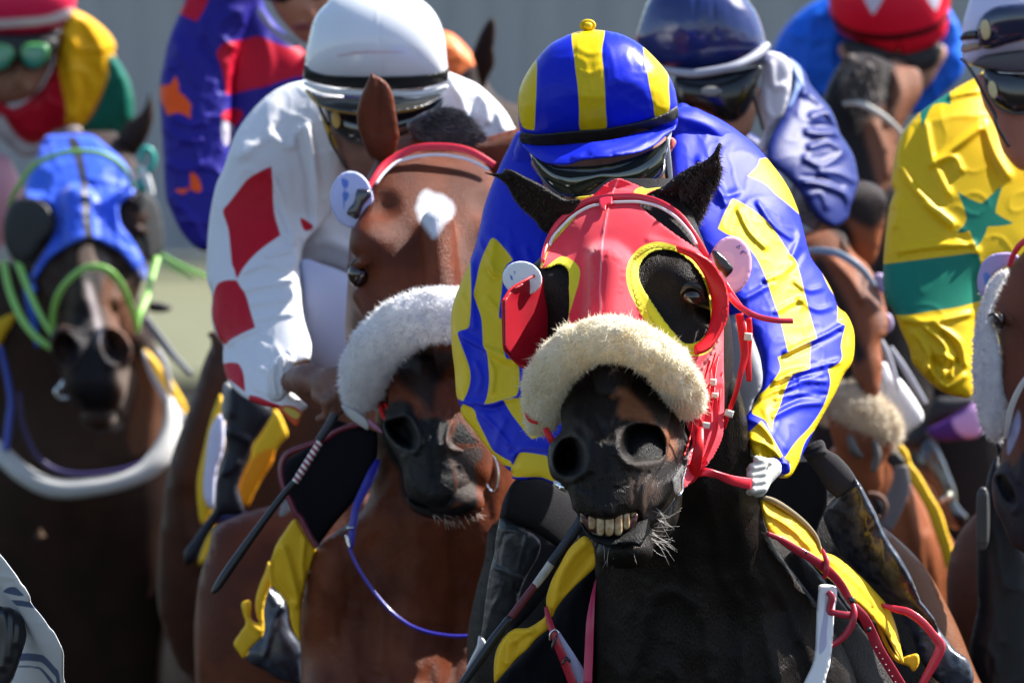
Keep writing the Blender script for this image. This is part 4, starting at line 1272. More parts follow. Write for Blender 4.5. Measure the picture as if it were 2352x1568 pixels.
thighL2 = inflate('C 600,400 800,460 1000,420 1000,560 850,800 700,1000 560,1150 480,1260 500,1100 560,800', 250, g=6, zs=.8, cap=60)
part('breeches', j1, thighL2, brm, label='black lower leg')
bootL = inflate('C 440,325! 560,370 650,425! 700,460 740,520 720,620 640,760 590,880 560,1000 500,1130 420,1240 330,1290 260,1350 205,1440 200,1420 240,1330 290,1230 305,1180 330,980 350,820 375,690 400,590 412,470', [(1170, 1240, -10), (1110, 1480, 60)], g=4, zs=.9, cap=55,
                folds=[('C 385,690 500,740 600,780', 4, 6), ('C 430,420 650,440 640,440', 3, 3), ('C 640,450 600,600 575,700', 3, 4), ('C 460,820 440,900 380,1000 340,1150', 4, 4)], dents=[('C 470,460 440,560 430,680', 3, 4), ('C 560,810 560,860 600,920', 3, 4)], wr=(25, 40, 1.2))
part('boot', j1, bootL, mat('black_boot_dull', (.016, .018, .024), rough=.4, spec=.6, bump=.5, bscale=70, var=.6, vscale=50, vcol=(.05, .06, .07)))
part('boot_toe', j1, inflate('C 285,1200 320,1220 335,1262 280,1330 235,1400 198,1455 196,1430 235,1350 270,1280', -20, g=3, cap=8), mat('pale_toe', (.6, .6, .62), rough=.5))
# whip carried by the front jockey
w1 = thing('whip', 'black riding whip with white and maroon bands beside the yellow cloth of the front horse', 'whip', 1150, 1420, .35, 'riding whips')
part('handle', w1, tube(p3('C 1060,330,-60 1000,420,-60 900,560,-60 815,670,-60'), [15, 13, 12, 11]), mat('whip_grip', (.02, .025, .04), rough=.5, bump=.5, bscale=300))
part('white_band', w1, tube(p3('C 822,662,-60 760,750,-60 696,835,-60'), [10.5, 10, 9]), mat('whip_white', (.55, .52, .47), rough=.5, var=.5, vscale=60))
part('maroon_band', w1, tube(p3('C 700,828,-60 600,960,-60 515,1072,-60'), [9.2, 9, 9]), mat('whip_maroon', (.13, .012, .022), rough=.5))
part('shaft', w1, tube(p3('C 520,1065,-60 400,1220,-60 280,1390,-60 160,1560,-60 60,1700,-60'), [10, 11, 11, 10, 9]), mat('whip_black', (.01, .01, .013), rough=.35))
# ================================================================== the bay horse beside it
B2 = 1.0
h2 = thing('horse', 'reddish bay horse with a small white star and thick white sheepskin noseband', 'horse', 1000, 1500, B2, GH, 500)
wp2 = place_head(1002, 336, 1.02, wtab=[(-60, 1.0), (200, .98), (300, .96), (480, .98), (600, 1.06), (800, 1.02)],
                 ctab=[(-60, -30), (150, -12), (300, -8), (480, 4), (600, 8), (700, 8), (800, 6)], yaw=-.12, g=5)
hd2 = xform(head_mesh(False, 5, False), wp2)
zh2 = zmap_of(hd2, 7)
chest2 = inflate('880,900 860,1000 862,1050 845,1150 800,1200 730,1250 700,1330 688,1440 690,1568 660,1800 640,2100 1260,2100 1250,1568 1230,1300 1200,1100 1150,950 1000,860',
                 [(1000, 950, 330), (900, 1250, 420), (1100, 1250, 420), (950, 1700, 330), (700, 1500, 520), (1200, 1500, 560)], g=9, zs=.75, cap=300,
                 folds=[('980,1200 960,1400 940,1600', 40, 22), ('760,1280 720,1450 720,1600', 40, 20), ('1100,1200 1120,1400 1100,1560', 30, 14), ('720,1300 760,1380 770,1480', 14, 8), ('900,1180 930,1300 925,1420', 18, 10), ('840,1300 880,1420 870,1540', 14, 8)],
                 dents=[('850,1250 830,1400 850,1600', 26, 16), ('1040,1220 1050,1400 1030,1600', 16, 12), ('790,1260 800,1360 780,1460', 8, 7)], wr=(60, 180, 5))
side2 = inflate('508,1200 480,1260 458,1330 447,1420 446,1500 450,1600 460,1800 470,2100 900,2100 900,1200 700,1150', 1150, g=12, zs=.7, cap=280)
muz2 = inflate('G 800,600 786,700 785,780 762,880 756,940 790,1020 838,1100 870,1180 880,1260 900,1325 950,1372 1050,1400 1150,1402 1240,1375 1296,1330! 1312,1250 1312,1150 1332,1085 1348,1030 1335,960 1300,900 1262,850 1250,760 1250,650 1220,520 1100,420 950,420 850,480',
               [(1000, 810, 10), (1000, 880, -50), (1005, 960, -105), (1010, 1020, -150), (1010, 1100, -160), (1010, 1160, -180), (890, 990, -40), (1100, 1000, -50), (930, 1130, -120), (1090, 1130, -130), (880, 850, 90), (1110, 850, 90)],
               g=3.2, zs=1.0, cap=88,
               holes=[('G 768,895 805,882 850,870 888,868 915,905 938,955 948,1005 930,1042 885,1035 832,1005 792,958', 80, 20), ('G 1168,1000 1172,940 1200,885 1232,892 1290,960 1335,1015 1328,1028 1250,1028 1190,1022', 80, 18)],
               folds=[('G 885,848 930,875 968,945 978,1010 950,1065', 7, 9), ('G 1195,862 1150,920 1135,1000 1160,1050 1240,1058 1335,1045', 7, 10), ('G 1000,560 1030,720 1050,840', 24, 14), ('G 860,650 870,760 900,830', 12, 8), ('G 1130,600 1160,740 1150,830', 14, 10),
                      ('G 930,1250 1050,1310 1180,1260', 26, 8), ('G 1250,1080 1270,1200 1260,1320', 14, 8), ('G 880,1100 910,1220 950,1300', 8, 5)],
               dents=[('G 1040,880 1052,1050 1060,1200', 9, 6), ('G 960,800 990,850 1010,900', 7, 4), ('G 1100,840 1080,880 1060,920', 7, 4), ('G 1180,1100 1200,1200 1195,1320', 7, 5)], wr=(22, 22, 1.0))
lip2 = inflate('G 895,1330 950,1372 1060,1395 1180,1390 1290,1345 1308,1330 1316,1390 1250,1440 1150,1470 1050,1466 950,1430 905,1390', -150, g=3, cap=34)
crest2 = inflate('F 980,600 980,480 1050,420 1200,400 1340,530 1420,520 1520,490 1626,465 1700,500 1700,760 1500,860 1300,800 1100,700', 420, g=6, zs=.8, cap=120)
ear2 = inflate('F 545,64! 570,80 620,105 665,145 695,200 712,260 722,330 733,400 742,470 752,520! 740,570 720,640 640,720 590,700 545,690 515,640 490,580 468,520 450,460 441,400 446,330 460,270 480,210 508,150 530,100',
               [(850, 180, 210), (880, 330, 250)], g=4, zs=.8, cap=40, dents=[('F 600,130 600,300 580,500', 7, 5)], folds=[('F 650,130 700,230 730,380', 3, 5)])
ear2b = inflate('1110,300 1125,250 1150,200 1175,190 1190,240 1185,320 1150,360', [(1150, 200, 260), (1140, 340, 250)], g=5, zs=.8)
STAR = ['F 945,915 975,925 1005,940 1035,945 1070,955 1100,980 1130,1005 1148,1050 1140,1095 1105,1130 1070,1165 1045,1210 1015,1255 995,1262 975,1235 950,1205 925,1170 895,1135 885,1090 870,1050 885,1005 895,965 912,940']
hm2 = [((.66, .66, .68), STAR, 7),
       ((.025, .012, .010), ['G 860,500 1000,460 1170,480 1130,600 1060,720 1050,830 980,760 900,700 850,640'], 9),
       ((.009, .0085, .009), ['G 730,890 770,800 850,760 925,790 950,850 980,870 1060,860 1130,880 1160,930 1130,1020 1160,1120 1190,1250 1190,1360 1120,1420 960,1420 870,1330 850,1200 790,1100 740,980', 'G 1180,1390 1300,1330 1310,1400 1200,1460 1000,1450 900,1390 1000,1400'], 6),
       ((.06, .042, .036), ['G 1200,1040 1230,1050 1330,1040 1345,1100 1300,1150 1310,1250 1300,1340 1220,1370 1190,1340 1195,1230 1150,1140 1130,1060 1130,1000 1170,960 1180,1000'], 4),  # sunlight on the right of muzzle and chin, painted into the coat
       ((.002, .002, .002), ['G 780,900 810,890 850,880 882,880 905,910 926,955 936,1000 922,1030 888,1024 840,996 802,952', 'G 1178,996 1182,945 1204,898 1230,905 1284,968 1320,1014 1250,1018 1195,1014'], 3)]
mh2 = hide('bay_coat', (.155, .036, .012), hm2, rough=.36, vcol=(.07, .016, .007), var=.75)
rear2 = xform(hind_body(980, 1190, B2, -.02), lambda V: V + np.array([0, 0, 1500.0]))
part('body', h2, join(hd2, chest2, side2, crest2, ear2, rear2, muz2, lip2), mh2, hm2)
# forelock blown back between the ears
fl_ = inflate('F 805,430 830,410 880,375 940,345 1000,325 1060,320 1110,330 1170,355 1220,390 1270,440 1310,490 1340,540 1200,575 1080,600 960,600 880,560 820,500', 300, g=5, zs=.7, cap=70)
dkh = mat('black_hair', (.03, .028, .032), rough=.35, spec=.6, var=.8, vscale=30, vcol=(.12, .11, .11))  # greyer streaks paint highlights into the hair colour
fo = part('forelock', h2, fl_, dkh)
part('forelock_hair', fo, blades(fl_, 9000, 15, 1.0, bias=(.9, .2, 0), rnd=.18, seed=12, curl=.15, lift=.45, keep=lambda p, n: (n[:, 2] < .3) * 1.0), dkh)
for s in (-1, 1):
    c = wp2([[s * 182, 288, 112]])[0]
    f = Field(c - 50, c + 50, 4)
    f.f = f.ell(c, (26, 30, 28))
    part('eye', h2, f.mesh(), eyem)
    part('eyelid', h2, tube([(c[0] - 20, c[1] - 14, c[2] - 4), (c[0] - 4, c[1] - 30, c[2] - 14), (c[0] + 18, c[1] - 16, c[2] - 16), (c[0] + 24, c[1] + 14, c[2] - 8)], [3, 8, 8, 3]), lidm)
bbz2 = lambda L, m=210: [(x, y, min(z, m)) for x, y, z in L]
b2o = part('browband', h2, strap(bbz2(on(zh2, 'F 488,985 520,920 570,830 650,725 780,645 900,607 1040,600 1180,612 1300,652 1440,735', 24)), [12, 14, 15, 16, 17, 17, 17, 17, 17, 14], 4), red2)
part('lining', b2o, strap(bbz2(on(zh2, 'F 580,870 640,790 720,720 800,690 900,668 1050,660 1200,680 1300,715 1400,770', 17)), 7, 4), whtp)
d2p = ellp(679.9 + 405 * .3164, 147 + 985 * .3164, 50, 66, -.1)
inkp = ['F 330,830 380,850 370,900 340,890', 'F 340,930 385,940 370,990 345,1000', 'F 350,870 362,870 352,1040 342,1040']
part('disc_badge', h2, inflate(d2p, 150, g=4, cap=5), mat('lilac_disc', (.50, .54, .82), [((.08, .18, .6), inkp, 2)], rough=.35), [((.08, .18, .6), inkp)])
part('buckle', h2, inflate('F 440,915 480,905 530,915 550,950 520,990 490,1030 460,1110 430,1125 395,1105 368,1085 380,1050 420,1000', 118, g=3, cap=12), mat('dark_buckle', (.018, .012, .018), rough=.2, spec=.8, coat=.5))
part('cheek_strap', h2, strap(p3('G 625,-60,170 640,60,160 640,140,150 665,230,130 682,320,110'), [9, 9, 8, 7, 7], 3), redpl)
part('keeper', h2, keeper('G', 630, 62, 8, 8, 0, 150), kp)
nb2p = [(846, 925, 120, 26), (832, 905, 90, 44), (840, 850, 20, 56), (868, 800, -40, 60), (910, 758, -90, 62), (965, 730, -125, 62), (1030, 722, -135, 62), (1095, 735, -110, 60), (1140, 780, -60, 55), (1160, 850, 10, 45), (1160, 900, 60, 26)]
nb2 = lumpy(tube([p[:3] for p in nb2p], [p[3] for p in nb2p], n=26, sm=7), 24, 6)
wool2 = wool_mat('white_sheepskin', (.93, .92, .92), (.76, .75, .78), 60)
no2 = part('noseband', h2, nb2, wool2)
part('wool', no2, blades(nb2, 20000, 9, 1.5, rnd=.5, seed=15, curl=.4, bias=(-.1, .25, 0), lumps=16), wool2)
part('bit_ring', h2, ring((1128, 1085), 16, 44, 2.5, 60, rot=-.1), chrome)
part('bit_ring', h2, tube(p3('G 1300,1050,20 1345,1055,20 1382,1050,20'), [6, 7, 6]), chrome)
part('cheek_strap', h2, join(strap(p3('G 738,790,60 750,840,50 775,885,40'), [9, 9, 8], 3), strap(p3('G 765,780,50 790,830,40 800,860,30'), [6, 6, 6], 3)), redpl)
part('rein', h2, inflate('G 508,788 560,800 610,830 655,865 675,905 665,938 620,915 570,880 530,840', 60, g=3, cap=7), mat('clear_rein', (.5, .5, .5), rough=.25, spec=.8))
part('rein', h2, inflate('G 665,870 690,880 740,925 755,960 700,930 672,905', 60, g=3, cap=6), mat('pink_rein', (.5, .2, .32), rough=.5))
rw = np.random.RandomState(31)
lines = []
for i in range(46):
    a = pts('G %f,%f' % (rw.uniform(1040, 1320), 1440 - max(0, 0)))[0]
    a[1] -= max(0, (a[0] - 1060)) * 1.0 * rw.uniform(0, .6)
    a[1] = min(a[1], 1185)
    L = rw.uniform(15, 42); an = rw.uniform(.1, 1.5); z = rw.uniform(-190, -130)
    lines.append([(a[0], a[1], z), (a[0] + L * .5 * math.cos(an), a[1] + L * .5 * math.sin(an), z - 6), (a[0] + L * math.cos(an), a[1] + L * math.sin(an), z)])
part('whiskers', h2, strands(lines, .7), mat('pale_whisker', (.5, .42, .36), rough=.4))
# cloths
part('saddle_pad', h2, inflate('G 440,880 560,900 700,940 722,960 722,1080 H 1452,110! 1400,250 1300,400 1180,540 1070,690! 1000,620 940,490 880,380 835,300 825,220 860,140 930,90 1000,50 1080,0',
     [(760, 1000, 330), (680, 1150, 420), (740, 1240, 400)], g=6, cap=40), blackc)
part('pad_piping', h2, tube(p3('G 640,900,250 560,915,270 480,945,290 410,990,310 300,1030,320 200,1070,330 160,1120,335 148,1190,335 165,1280,330 200,1350,330 240,1440,330 H 960,500,330 1010,600,330 1062,690,330'), 7), mat('maroon_piping', (.16, .014, .035), rough=.4, coat=.2))
part('saddle_cloth', h2, inflate('H 920,508 960,560 990,610 1030,660 1062,705! 1030,800 1000,900 975,1020 962,1150 962,1310! 920,1240 895,1160 885,1080 860,1030 810,975 765,925 752,870 760,800 780,740 800,680 850,600',
     [(680, 1250, 400), (700, 1400, 420)], g=4, cap=14, folds=[('H 850,700 900,860 940,1050', 10, 12), ('H 985,640 970,800 980,900', 5, 10), ('H 780,760 800,900 900,1020', 8, -8)]), ym)
part('saddle_cloth', h2, inflate('H 755,780 730,850 700,920 675,1000 668,1080 680,1140 700,1180 640,1150 640,1040 580,1050 585,1110 605,1180 570,1240 528,1310 560,1370 598,1408 640,1340 720,1250 720,1100 740,1000 780,900', 520, g=4, cap=10,
     folds=[('H 600,1080 640,1180 690,1230', 6, 6)]), ym, label='torn yellow cloth hanging beside the stirrup')
part('breast_strap', h2, strap(p3('H 1460,130,260 1420,220,240 1370,320,230 1320,430,220 1300,540,215 1285,650,210 1278,700,210'), [14, 22, 20, 18, 17, 16, 12], 4), mat('blue_strap', (.03, .025, .36), rough=.35, coat=.2))
part('breast_strap', h2, tube(p3('H 1275,695,205 1310,780,200 1360,870,195 1440,985,185 1520,1080,180 1600,1150,175 1700,1210,170 1850,1252,170 2050,1262,175 2300,1200,220'), 4), mat('blue_cord', (.03, .025, .40), rough=.3, coat=.3))
part('strap_buckle', h2, tube(p3('H 1268,690,195 1250,620,195 1262,625,195 1275,700,195'), 2), chrome)
part('strap_buckle', h2, keeper('H', 1278, 565, 8, 4, 0, 195), chrome)

# ================================================================== jockey in white and red
B2J = 1.5
j2 = thing('person', 'jockey in white silks with red diamonds and a plain white helmet', 'jockey', 860, 900, B2J, GJ, 300)
WH = (.72, .72, .76)
hp2 = 'R 240,640 245,560 258,480 275,400 295,310 320,220 360,140 410,80 460,30 540,-50 680,-115 830,-140 1000,-130 1150,-90 1290,-40 1400,10 1490,90 1560,200 1605,330 1628,460 1638,600 1650,690 1640,790 1500,845 1300,880 1000,890 700,880 430,840 238,780'
hel2 = inflate(hp2, 0, g=5, zs=1.15, dents=[('R 940,-100 955,100 968,300 980,500 990,745', 1.6, 2.5), ('R 460,60 340,220 310,420 330,600 380,720', 1.6, 1.5), ('R 1300,0 1480,200 1560,450 1600,700', 1.6, 1.5)],
              folds=[('R 948,-100 955,100 966,370', 2, 2.5)])
sm_ = [((.62, .42, .42), ['R 560,545 700,515 790,505 860,500 1180,505 1190,520 860,525 700,540 570,560'], 2.6), ((.3, .32, .36), ['R 300,232 330,225 355,238 330,250'], 1.5)]
he2 = part('helmet', j2, hel2, mat('white_helmet', (.76, .78, .82), sm_, rough=.22, spec=.6, coat=.4, var=.25, vscale=9, vcol=(.66, .64, .62)), sm_)
z2 = hel2.zmap
part('helmet_band', he2, inflate('R 240,640 300,690 400,725 500,742 800,752 1100,752 1400,738 1560,708 1655,665! 1645,788! 1500,840 1300,875 1000,880 700,870 430,835 235,772!', lambda x, y: z2(x, y) - 3, g=3.5, cap=5), mat('black_elastic', (.012, .012, .012), rough=.5, bump=.3, bscale=800))
part('helmet_rim', he2, tube([(x, y, z - 8) for x, y, z in on(z2, 'R 240,812 330,850 430,880 600,905 850,918 1050,915 1250,925 1450,905 1640,850', 2)], [4, 6, 7, 7, 7, 7, 7, 7, 5]), whtp)
pk2 = inflate('R 262,880 330,905 400,930 550,950 850,955 1100,940 1300,955 1450,935 1600,888! 1570,945 1450,1025 1250,1078 1000,1105 750,1108 550,1078 400,1030 320,965', [(720, 220, -30), (900, 245, -110), (1010, 220, -30)], g=3.5, zs=.6, cap=12)
pk_ = part('helmet_peak', he2, pk2, mat('dark_peak', (.03, .03, .028), rough=.25, coat=.3))
part('peak_piping', pk_, tube(p3('R 262,885,-30 320,970,-60 400,1035,-85 550,1082,-112 750,1110,-122 1000,1108,-120 1250,1080,-98 1400,1040,-75'), 3.5), mat('gold_piping', (.5, .30, .04), rough=.4))
part('goggles', j2, inflate('R 480,1050 600,1080 800,1110 1050,1110 1250,1080 1450,1020 1600,950 1560,1100 1400,1250 1200,1330 950,1430 700,1400 580,1330 510,1240 470,1150', -20, g=4, zs=.8, cap=50), mat('goggle_lens2', (.012, .012, .02), rough=.06, spec=1, coat=.8))
part('goggle_vent', j2, inflate(ellp(643.1 + 548 * .2344, 1172 * .2344, 10, 21, -.12), -66, g=2.5, cap=5), mat('gold_disc', (.62, .40, .09), rough=.4))
part('goggle_frame', j2, tube(p3('R 470,1010,-20 480,1120,-50 520,1230,-60 600,1320,-66 700,1375,-60 800,1400,-60'), 3.4), blk)
part('chin_strap', j2, strap(p3('R 370,1000,0 420,1130,-10 470,1270,-10 520,1400,0 F 290,615,0'), [4, 9, 13, 14, 10], 4), mat('gold_strap', (.55, .34, .03), rough=.5))
part('chin_strap', j2, strap(p3('R 290,900,0 380,1040,-10 460,1200,-20 F 240,440,-10 250,560,-10 320,680,0 370,760,10'), [6, 7, 8, 7, 6, 6, 9], 3), blk)
facp = inflate('R 430,960 700,1000 1300,1000 1560,960 1500,1250 1350,1450 1150,1650 950,1750 760,1750 640,1660 560,1500 500,1300', 30, g=5, zs=.8, cap=80)
# bare hand gripping rein and whip
_D2 = depthfn([(740, 250, 160), (560, 350, 150), (500, 600, 130), (520, 800, 20), (680, 880, -280), (720, 500, 180)])
f = Field((570, 790, -620), (900, 1040, 40), 4)
hc = lambda x, y, z: (588 + x * .3867, 624.8 + y * .3867, z)
f.f = f.cone((632, 872, float(_D2(np.array([632.]), np.array([872.]))[0])), 20, hc(240, 645, -370), 27)
f.add(f.cone(hc(240, 645, -370), 27, hc(260, 640, -400), 32), 10)
f.add(f.cone(hc(260, 640, -400), 33, hc(310, 640, -435), 33), 10)
f.add(f.cone(hc(300, 640, -430), 34, hc(430, 660, -480), 34), 14)
f.add(f.ell(hc(450, 680, -490), (46, 38, 32)), 14)
for i, (a, b_, c, d_) in enumerate([(520, 610, 560, 780), (490, 650, 520, 830), (450, 690, 480, 860), (410, 720, 435, 870)]):
    f.add(f.cone(hc(a - 40, b_ + 10, -505 + i * 4), 17, hc(a + 12, b_ + 50, -535 + i * 6), 14.5), 5)
    f.add(f.cone(hc(a + 12, b_ + 50, -535 + i * 6), 14, hc(c - 10, d_ - 20, -515 + i * 6), 11.5), 4)
    f.add(f.cone(hc(c - 10, d_ - 20, -515 + i * 6), 10, hc(c - 60, d_, -490), 9), 4)
f.add(f.cone(hc(430, 610, -500), 16, hc(560, 580, -530), 13), 8)
f.add(f.cone(hc(560, 580, -530), 12.5, hc(620, 690, -520), 9), 5)
hand2 = f.mesh()
dsk = mat('brown_skin', (.21, .095, .065), rough=.45, spec=.5, var=.5, vscale=40, vcol=(.09, .04, .03), bump=.3, bscale=500)
armin2 = tube([(672, 874, -390)] + [(x, y, float(_D2(np.array([float(x)]), np.array([float(y)]))[0]) + 10) for x, y in ((640, 880), (600, 850), (555, 790), (520, 680), (560, 450))] + [(800, 330, 150), (900, 300, 110)], [24, 22, 20, 20, 24, 30, 50, 50], n=12)
part('body', j2, join(facp, hand2, armin2), dsk)
DM = ['I 325,450! 330,520 332,600 340,660 352,700 361,732! 320,760 280,790 255,812 225,845 200,880 182,915! 172,870 163,850 158,800 150,720 140,680 127,645! 127,625! 150,600 200,535 230,500 280,470',
      'I 182,915! 200,945 215,965 228,1000 238,1040 250,1080 258,1108! 220,1125 180,1145 155,1160 135,1182! 110,1150 95,1110 82,1060 82,1020 88,970 105,930 140,915',
      'I 60,1250! 128,1255! 160,1250 190,1254! 205,1280 212,1310 215,1340 218,1372! 190,1350 150,1320 100,1300',
      'I 232,1382! 270,1390 320,1410 370,1428 420,1440! 400,1452 340,1446 290,1440 240,1420', 'd 690,500 720,520 700,530']
RM = [((.52, .006, .022), DM)]
sil = silk('white_silk', WH, RM, rough=.5)
arm2 = inflate('745,172! 700,184 660,194 625,212 592,240 562,275 540,310 525,350 512,390 498,420 488,460 480,510 476,560 474,610 476,645 487,680 485,720 492,760 512,790 512,815 515,850 530,885 560,912 600,930 640,938 692,948! 706,932 684,912 664,892 655,868 664,846 690,832 712,826! 715,790 700,740 692,690 690,620 700,560 760,480 800,300 780,200',
               [(740, 250, 160), (560, 350, 150), (500, 600, 130), (520, 800, 20), (680, 880, -280), (720, 500, 180)], g=4.5, zs=.7, cap=95,
               folds=[('I 215,880 300,850 400,870 440,840', 6, 9), ('I 225,950 330,930 430,915', 6, 9), ('I 240,1010 330,1000 430,985', 6, 8), ('I 250,1075 330,1060 430,1050', 6, 8), ('I 300,820 370,800 430,790', 6, 8), ('I 330,500 380,620 420,760', 7, 10), ('I 345,640 380,720 430,770', 5, 8),
                      ('I 470,290 500,450 510,600 500,700', 8, 14), ('I 430,330 470,500 480,640', 6, -8), ('I 125,1240 150,1170 260,1110', 8, 10), ('I 190,1180 230,1250 330,1290', 8, 8), ('I 215,1310 250,1370 350,1410', 6, -8), ('I 330,1180 370,1250 360,1350', 8, 8), ('I 400,1210 420,1300 390,1380', 6, 8), ('I 330,330 400,370 440,300', 12, 8), ('I 200,400 280,330 330,200', 16, 7)],
               dents=[('I 440,760 455,830 430,870', 8, 12), ('I 285,1150 330,1180 350,1240', 5, 6), ('I 240,1190 270,1230 260,1290', 4, 6), ('I 470,350 475,430 490,520', 5, 6)], wr=(60, 60, 2))
tor2 = inflate('745,172 800,260 900,250 1030,165! 1062,178 1100,196 1140,232 1165,262 1180,290! 1200,330 1150,420 1000,500 860,650! 800,628 740,608 700,612 690,600 680,500 700,350', [(760, 300, 190), (850, 600, 240), (1100, 250, 200)], g=5, zs=.7, cap=120,
               folds=[('F 70,500 90,700 160,900 170,1150', 8, 8), ('F 0,400 60,560 60,800', 8, 7), ('F 30,1350 200,1290 450,1360', 14, 10), ('F 1110,90 1200,260 1240,380', 8, 9), ('F 1400,420 1450,340 1500,470', 8, 9), ('F 1330,220 1380,300 1390,420', 6, 6), ('700,470 760,540 830,600', 20, 8)],
               dents=[('F 1330,200 1290,320 1290,440', 10, 8)], wr=(60, 60, 2))
sh2_ = part('silks_shirt', j2, join(arm2, tor2), sil, RM)
part('cuff', sh2_, inflate('648,812 668,822 676,850 672,880 660,905 640,922 618,915 612,880 620,840', -345, g=3, cap=22, folds=[('632,830 628,870 634,905', 3, 4), ('650,825 648,870 648,905', 3, 4)]), silk('white_cuff', WH, rough=.5))
part('shirt_tag', sh2_, inflate('G 130,810 170,790 230,800 275,835 265,860 245,915 205,890 170,850', -340, g=3, cap=5), mat('tag_orange', (.75, .10, .015), [((.75, .55, .08), ['G 160,810 200,805 250,830 265,850 240,870 200,850'])], rough=.5), [((.75, .55, .08), ['G 160,810 200,805 250,830 265,850 240,870 200,850'])])
part('breeches', j2, inflate('692,600 740,606 800,628 870,660 900,760 880,860 800,880 740,860 715,835 700,780 694,700', [(720, 700, 80), (850, 700, 140)], g=6, zs=.9, cap=110), mat('white_breeches', (.46, .50, .70), rough=.6))
part('boot', j2, inflate('H 742,935 800,975 850,1015 870,1070 882,1180 920,1260 968,1330 970,1440 960,1570 880,1560 800,1535 720,1480 650,1450 600,1400 610,1350 650,1320 690,1270 712,1180 716,1080 718,1000', 150, g=4, zs=.9, cap=60, folds=[('H 870,1050 800,1120 760,1250 720,1400', 6, 8), ('H 740,950 800,1050 840,1080', 8, 8)]), bootm)
part('boot_cuff', j2, inflate('H 780,560 830,440 870,380 900,440 850,590 800,650 755,740 760,660', 330, g=4, cap=20, folds=[('H 800,560 840,470', 2, 4), ('H 830,540 870,440', 2, 4), ('H 790,620 820,560', 2, 4)]), mat('grey_bandage', (.2, .2, .2), rough=.5))
w2 = thing('whip', 'long black riding whip with a red and white spiral band held by the white jockey', 'whip', 600, 1200, 1.35, 'riding whips')
wz = -480
part('handle', w2, tube(p3('G 470,840,-500 445,890,-500 400,960,-500 370,1000,-500'), [11, 11, 10, 9]), mat('whip_grip2', (.03, .03, .035), rough=.5, bump=.4, bscale=300))
wa, wb = np.array(pts('H 1090,5')[0]), np.array(pts('H 925,270')[0])
d = (wb - wa); L_ = np.linalg.norm(d); d /= L_; nrm_ = np.array([-d[1], d[0]])
sp_ = []
for i in range(9):
    c = wa + d * (L_ * (i + .5) / 8.6)
    e = d * 3.0; q = nrm_ * 14
    sp_.append(np.array([c - e - q + d * 3, c + e - q + d * 3, c + e + q - d * 3, c - e + q - d * 3]))
spm = [((.72, .70, .66), sp_, .9)]
part('spiral_band', w2, tube([(wa[0] + d[0] * L_ * t, wa[1] + d[1] * L_ * t, -500) for t in np.linspace(0, 1, 40)], 8.5, sm=2), mat('spiral', (.28, .01, .03), spm, rough=.4), spm)
part('shaft', w2, tube(p3('H 925,270,-500 860,340,-500 700,550,-500 500,830,-500 420,950,-500 390,985,-500'), [7.5, 8, 9, 11, 9, 4]), mat('whip_black2', (.01, .01, .013), rough=.35))
# ================================================================== left: horse with blue hood and lime bridle, jockey in red cap
B3 = 3.6
def quick_horse(label, x, y, b, parts_, m, masks, rz=0, hb=None, z=300):
    h = thing('horse', label, 'horse', x, y, b, GH, z)
    L = list(parts_)
    if hb:
        L.append(xform(hind_body(hb[0], hb[1], b, hb[2] if len(hb) > 2 else 0), lambda V: V + np.array([0, 0, (hb[3] if len(hb) > 3 else 700.0)])))
    part('body', h, join(*L), m, masks)
    return h
wp3 = place_head(190, 318, .80, wtab=[(-60, 1.0), (200, 1.0), (300, .98), (480, .74), (600, .80), (800, .80)],
                 ctab=[(-60, -20), (150, -8), (300, 0), (480, 25), (600, 52), (800, 70)], yaw=.08, g=6)
hd3 = xform(head_mesh(False, 6), wp3)
zh3 = zmap_of(hd3, 8)
chest3 = inflate('-60,640 40,600 120,640 300,680 330,700 360,800 392,900 412,1000 412,1080 400,1180 385,1400 370,1800 -100,1800 -160,1200 -120,800', [(150, 700, 330), (150, 1100, 420), (150, 1500, 560), (380, 950, 430), (-60, 950, 460)], g=11, zs=.7, cap=280,
                 folds=[('330,780 360,900 340,1050', 22, 14)])
ear3 = inflate('J 835,520! 852,570 860,640 850,700 825,770 780,840 720,900 660,890 640,820 680,730 720,680 780,640 815,590', [(340, 220, 200), (280, 350, 230)], g=6, zs=.8)
ear3b = inflate('60,290 40,250 30,200 50,170 80,210 95,270 90,320', [(50, 200, 240), (80, 300, 220)], g=6, zs=.8)
H3M = [((.13, .055, .03), ['K 570,220 640,240 700,320 740,430 760,530 740,580 660,570 620,500 590,380', 'K 740,640 880,760 900,900 910,1100 830,1180 740,1200 720,1050 770,820 760,700'], 8),
       ((.16, .12, .10), ['K 650,720 700,710 760,740 750,830 720,920 700,980 670,940 690,860 660,790', 'K 480,570 560,560 600,590 560,620 510,610', 'K 620,990 670,1000 690,1040 640,1070 610,1040', 'K 510,20 570,60 620,120 560,160 520,110'], 6),  # pale patches paint lit highlights into the coat
       ((.30, .26, .27), ['K 480,240 510,260 570,480 590,560 550,570 520,450'], 6),
       ((.012, .01, .012), ['K 400,150 560,190 560,300 520,240 470,230 480,330 520,470 540,600 650,640 640,800 620,900 560,960 430,900 390,700 400,520 430,300'], 8)]
h3 = quick_horse('brown horse on the left in a blue hood, lime green bridle and white breast girth', 180, 1400, B3, [hd3, chest3, ear3],
                 hide('brown_coat', (.045, .022, .015), H3M, vcol=(.02, .012, .01)), H3M, hb=(90, 1000, -.12))
BH = [((.012, .012, .02), ['J 395,760 440,790 470,900 500,1100 520,1290 530,1360 490,1370 470,1290 450,1050 420,900 380,800'])]
